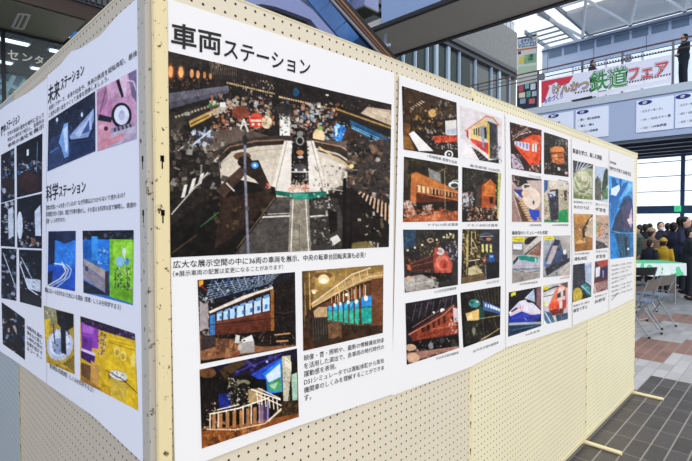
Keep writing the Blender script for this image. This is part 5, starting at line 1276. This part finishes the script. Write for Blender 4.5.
person(674, 10.15, 223, '1a2038', '1c2030', '14110f', 'person in a wide navy coat seen from behind, right of the yellow jacket', 165)
person(680.5, 11.4, 217.5, '20222a', '22242c', '14110f', 'taller dark haired person behind the navy coat', 150)
person(686, 9.45, 217.5, '28304a', '1c202c', '1a1512', 'person in a blue black jacket raising a phone at the right', 60, pose='phone')
person(692.5, 10.3, 221, '6c3c40', '2a2c34', '15120f', 'person in a maroon coat at the right picture edge', 120, longhair=True)
person(650, 13, 224, '2a2c34', '22242c', '15120f', 'small dark haired person far back left of the face mask', 170)
person(668, 12.6, 223.5, '24283a', '22242c', '15120f', 'small dark haired person far back behind the yellow jacket', 170)
person(640, 14, 225, '303440', '22242c', '15120f', 'small person in slate grey far back by the wall end', 160)
person(690.3, 8.7, 228, '22242e', '20222a', '1a1512', 'person in a long dark coat standing nearest at the right edge', 100, pose='fold')
# phone held by the right-hand visitor
r = ray(686, 218); bs = CP+r*9.45; kk = (CP.z-(217.5-218.4)/FPX*9.45)/1.72; yw = math.atan2(-r.y, -r.x)+math.radians(60)
Mx = Matrix.Translation((bs.x, bs.y, 0)) @ Matrix.Rotation(yw, 4, 'Z') @ Matrix.Scale(kk, 4)
b = box(B(), .37, -.075, 1.30, .382, .075, 1.385, .004); b.transform(Mx); po = obj('phone', b, mat('phone_black', '202430', .2)); tag(po, 'dark phone held up by the visitor in the blue black jacket', 'phone'); recentre(po)
dd = 18.3/(.711+(591-346)/FPX*.703)
person(591, (18.25-CP.x)/ray(591, 218).x, 0, '3c3840', '2a2c34', '120f0d', 'dark haired visitor looking over the balcony railing above the banner', 60, ground=5.86, zt=7.38)
person(681, (18.3-CP.x)/ray(681, 218).x, 0, '26303a', '1e2430', '120f0d', 'visitor in a long dark coat behind the railing right of the banner', -60, ground=5.86, zt=7.58, pose='fold')
# ------------------------------------------------------------------ table, cloth, chairs
CH = mat('chrome_tube', 'b0b4b8', .25, .8)
rr_ = ray(660, 218); tc = CP+rr_*8.6; tyaw = math.atan2(-Rv.y, -Rv.x)
def local(cx, cy, yaw): return Matrix.Translation((cx, cy, 0)) @ Matrix.Rotation(yaw, 4, 'Z')
ct = CP+Fv*8.65+Rv*(8.65*(674-346)/FPX-.78); Mt = local(ct.x, ct.y, math.atan2(Rv.y, Rv.x))
e = empty('folding_table', (ct.x, ct.y, 0), 'folding table under a green and white cloth beyond the chairs', 'table')
b = box(B(), -.75, -.3, .69, .75, .3, .72, .005); b.transform(Mt); obj('tabletop', b, mat('table_grey', '9a948c'), e)
for x in (-.65, .65):
    for y in (-.24, .24):
        b = tube(B(), [(x, y, 0), (x, y, .69)], .014, 8); b.transform(Mt); smooth(obj('leg', b, CH, e))
b = B(); box(b, -.78, -.33, .722, .78, .33, .727)
n = 40
for (xa_, ya_, xb_, yb_) in ((-.78, -.33, .78, -.33), (.78, -.33, .78, .33), (-.78, .33, .78, .33), (-.78, -.33, -.78, .33)):
    top = []; bot = []
    nx_, ny_ = (yb_-ya_), -(xb_-xa_); l_ = math.hypot(nx_, ny_); nx_ /= l_; ny_ /= l_
    if nx_*(xa_+xb_)+ny_*(ya_+yb_) < 0: nx_, ny_ = -nx_, -ny_
    for i in range(n+1):
        t = i/n; x = xa_+(xb_-xa_)*t; y = ya_+(yb_-ya_)*t; w_ = .012*math.sin(i*1.1)+.012
        top.append(b.verts.new((x, y, .727))); bot.append(b.verts.new((x+nx_*w_, y+ny_*w_, .50+.01*math.sin(i*.7))))
    for i in range(n): b.faces.new((top[i], top[i+1], bot[i+1], bot[i]))
b.transform(Mt)
def clothmat():
    m = mat('green_white_cloth', 'd8e8e0', .8); nt = m.node_tree; p_ = nt.nodes['Principled BSDF']
    g = nt.nodes.new('ShaderNodeNewGeometry'); s = nt.nodes.new('ShaderNodeSeparateXYZ'); nt.links.new(g.outputs['Position'], s.inputs[0])
    n_ = nt.nodes.new('ShaderNodeTexNoise'); n_.inputs['Scale'].default_value = 5; nt.links.new(g.outputs['Position'], n_.inputs['Vector'])
    top = math_node(nt, 'GREATER_THAN', s.outputs[2], .724); blot = math_node(nt, 'GREATER_THAN', n_.outputs['Fac'], .56)
    f = math_node(nt, 'MAXIMUM', top, blot)
    mx = nt.nodes.new('ShaderNodeMix'); mx.data_type = 'RGBA'; mx.inputs['A'].default_value = lin('dce8e6')+[1]; mx.inputs['B'].default_value = lin('5cc894')+[1]
    nt.links.new(f, mx.inputs['Factor']); nt.links.new(mx.outputs['Result'], p_.inputs['Base Color']); return m
cl = obj('tablecloth', b, clothmat()); tag(cl, 'green and white cloth draped over the folding table', 'tablecloth'); recentre(cl)
def folding_chair(px, d, yaw, label, name='folding_chair', backc='6c6860', seatc='6c7c90', hb=.75, group=None):
    c_ = CP+ray(px, 218)*d+Vector((math.cos(yaw), math.sin(yaw), 0))*.2; M_ = local(c_.x, c_.y, yaw); e = empty(name, (c_.x, c_.y, 0), label, 'chair', group or 'folding chairs by the green table')
    def ad(nm, b, m):
        b.transform(M_); return smooth(obj(nm, b, m, e))
    for s in (-1, 1):
        ad('side_frame', tube(B(), [(.2, s*.21, .012), (-.08, s*.2, .47), (-.18, s*.19, hb-.01)], .012, 8), CH)
        ad('rear_leg', tube(B(), [(-.2, s*.185, .012), (.1, s*.185, .44)], .011, 8), CH)
        ad('foot_cap', ball(B(), (.2, s*.21, .015), .018, .018, .015, None, 8), SHOE); ad('foot_cap', ball(B(), (-.2, s*.185, .015), .018, .018, .015, None, 8), SHOE)
    ad('cross_bar', tube(B(), [(.18, -.205, .05), (.18, .205, .05)], .009, 8), CH); ad('cross_bar', tube(B(), [(-.175, -.185, .05), (-.175, .185, .05)], .009, 8), CH)
    b = B(); box(b, -.15, -.18, .44, .19, .18, .465, .01); ad('seat', b, mat('seat_'+seatc, seatc, .5))
    b = B()
    N = 10
    vs_ = []
    for i in range(N+1):
        y = -.19+.38*i/N; bow = .03*(1-(2*i/N-1)**2)
        vs_.append([b.verts.new((-.115-bow, y, .6)), b.verts.new((-.175-bow, y, hb)), b.verts.new((-.19-bow, y, hb)), b.verts.new((-.13-bow, y, .6))])
    for i in range(N):
        for j in range(4): b.faces.new((vs_[i][j], vs_[i+1][j], vs_[i+1][(j+1) % 4], vs_[i][(j+1) % 4]))
    b.faces.new(vs_[0][::-1]); b.faces.new(vs_[-1]); ad('backrest', b, mat('back_'+backc, backc, .5)); return e
ydir = math.atan2(1, .0)
folding_chair(657.5, 5.97, math.radians(80), 'nearest folding chair with grey brown back and chrome legs right of the display wall')
folding_chair(671, 6.42, math.radians(74), 'second folding chair with chrome legs, just behind and right of the nearest')
folding_chair(648, 7.5, math.radians(52), 'folding chair with a wide black back in front of the green table', backc='1c1e24', seatc='2a2e38', hb=.74)
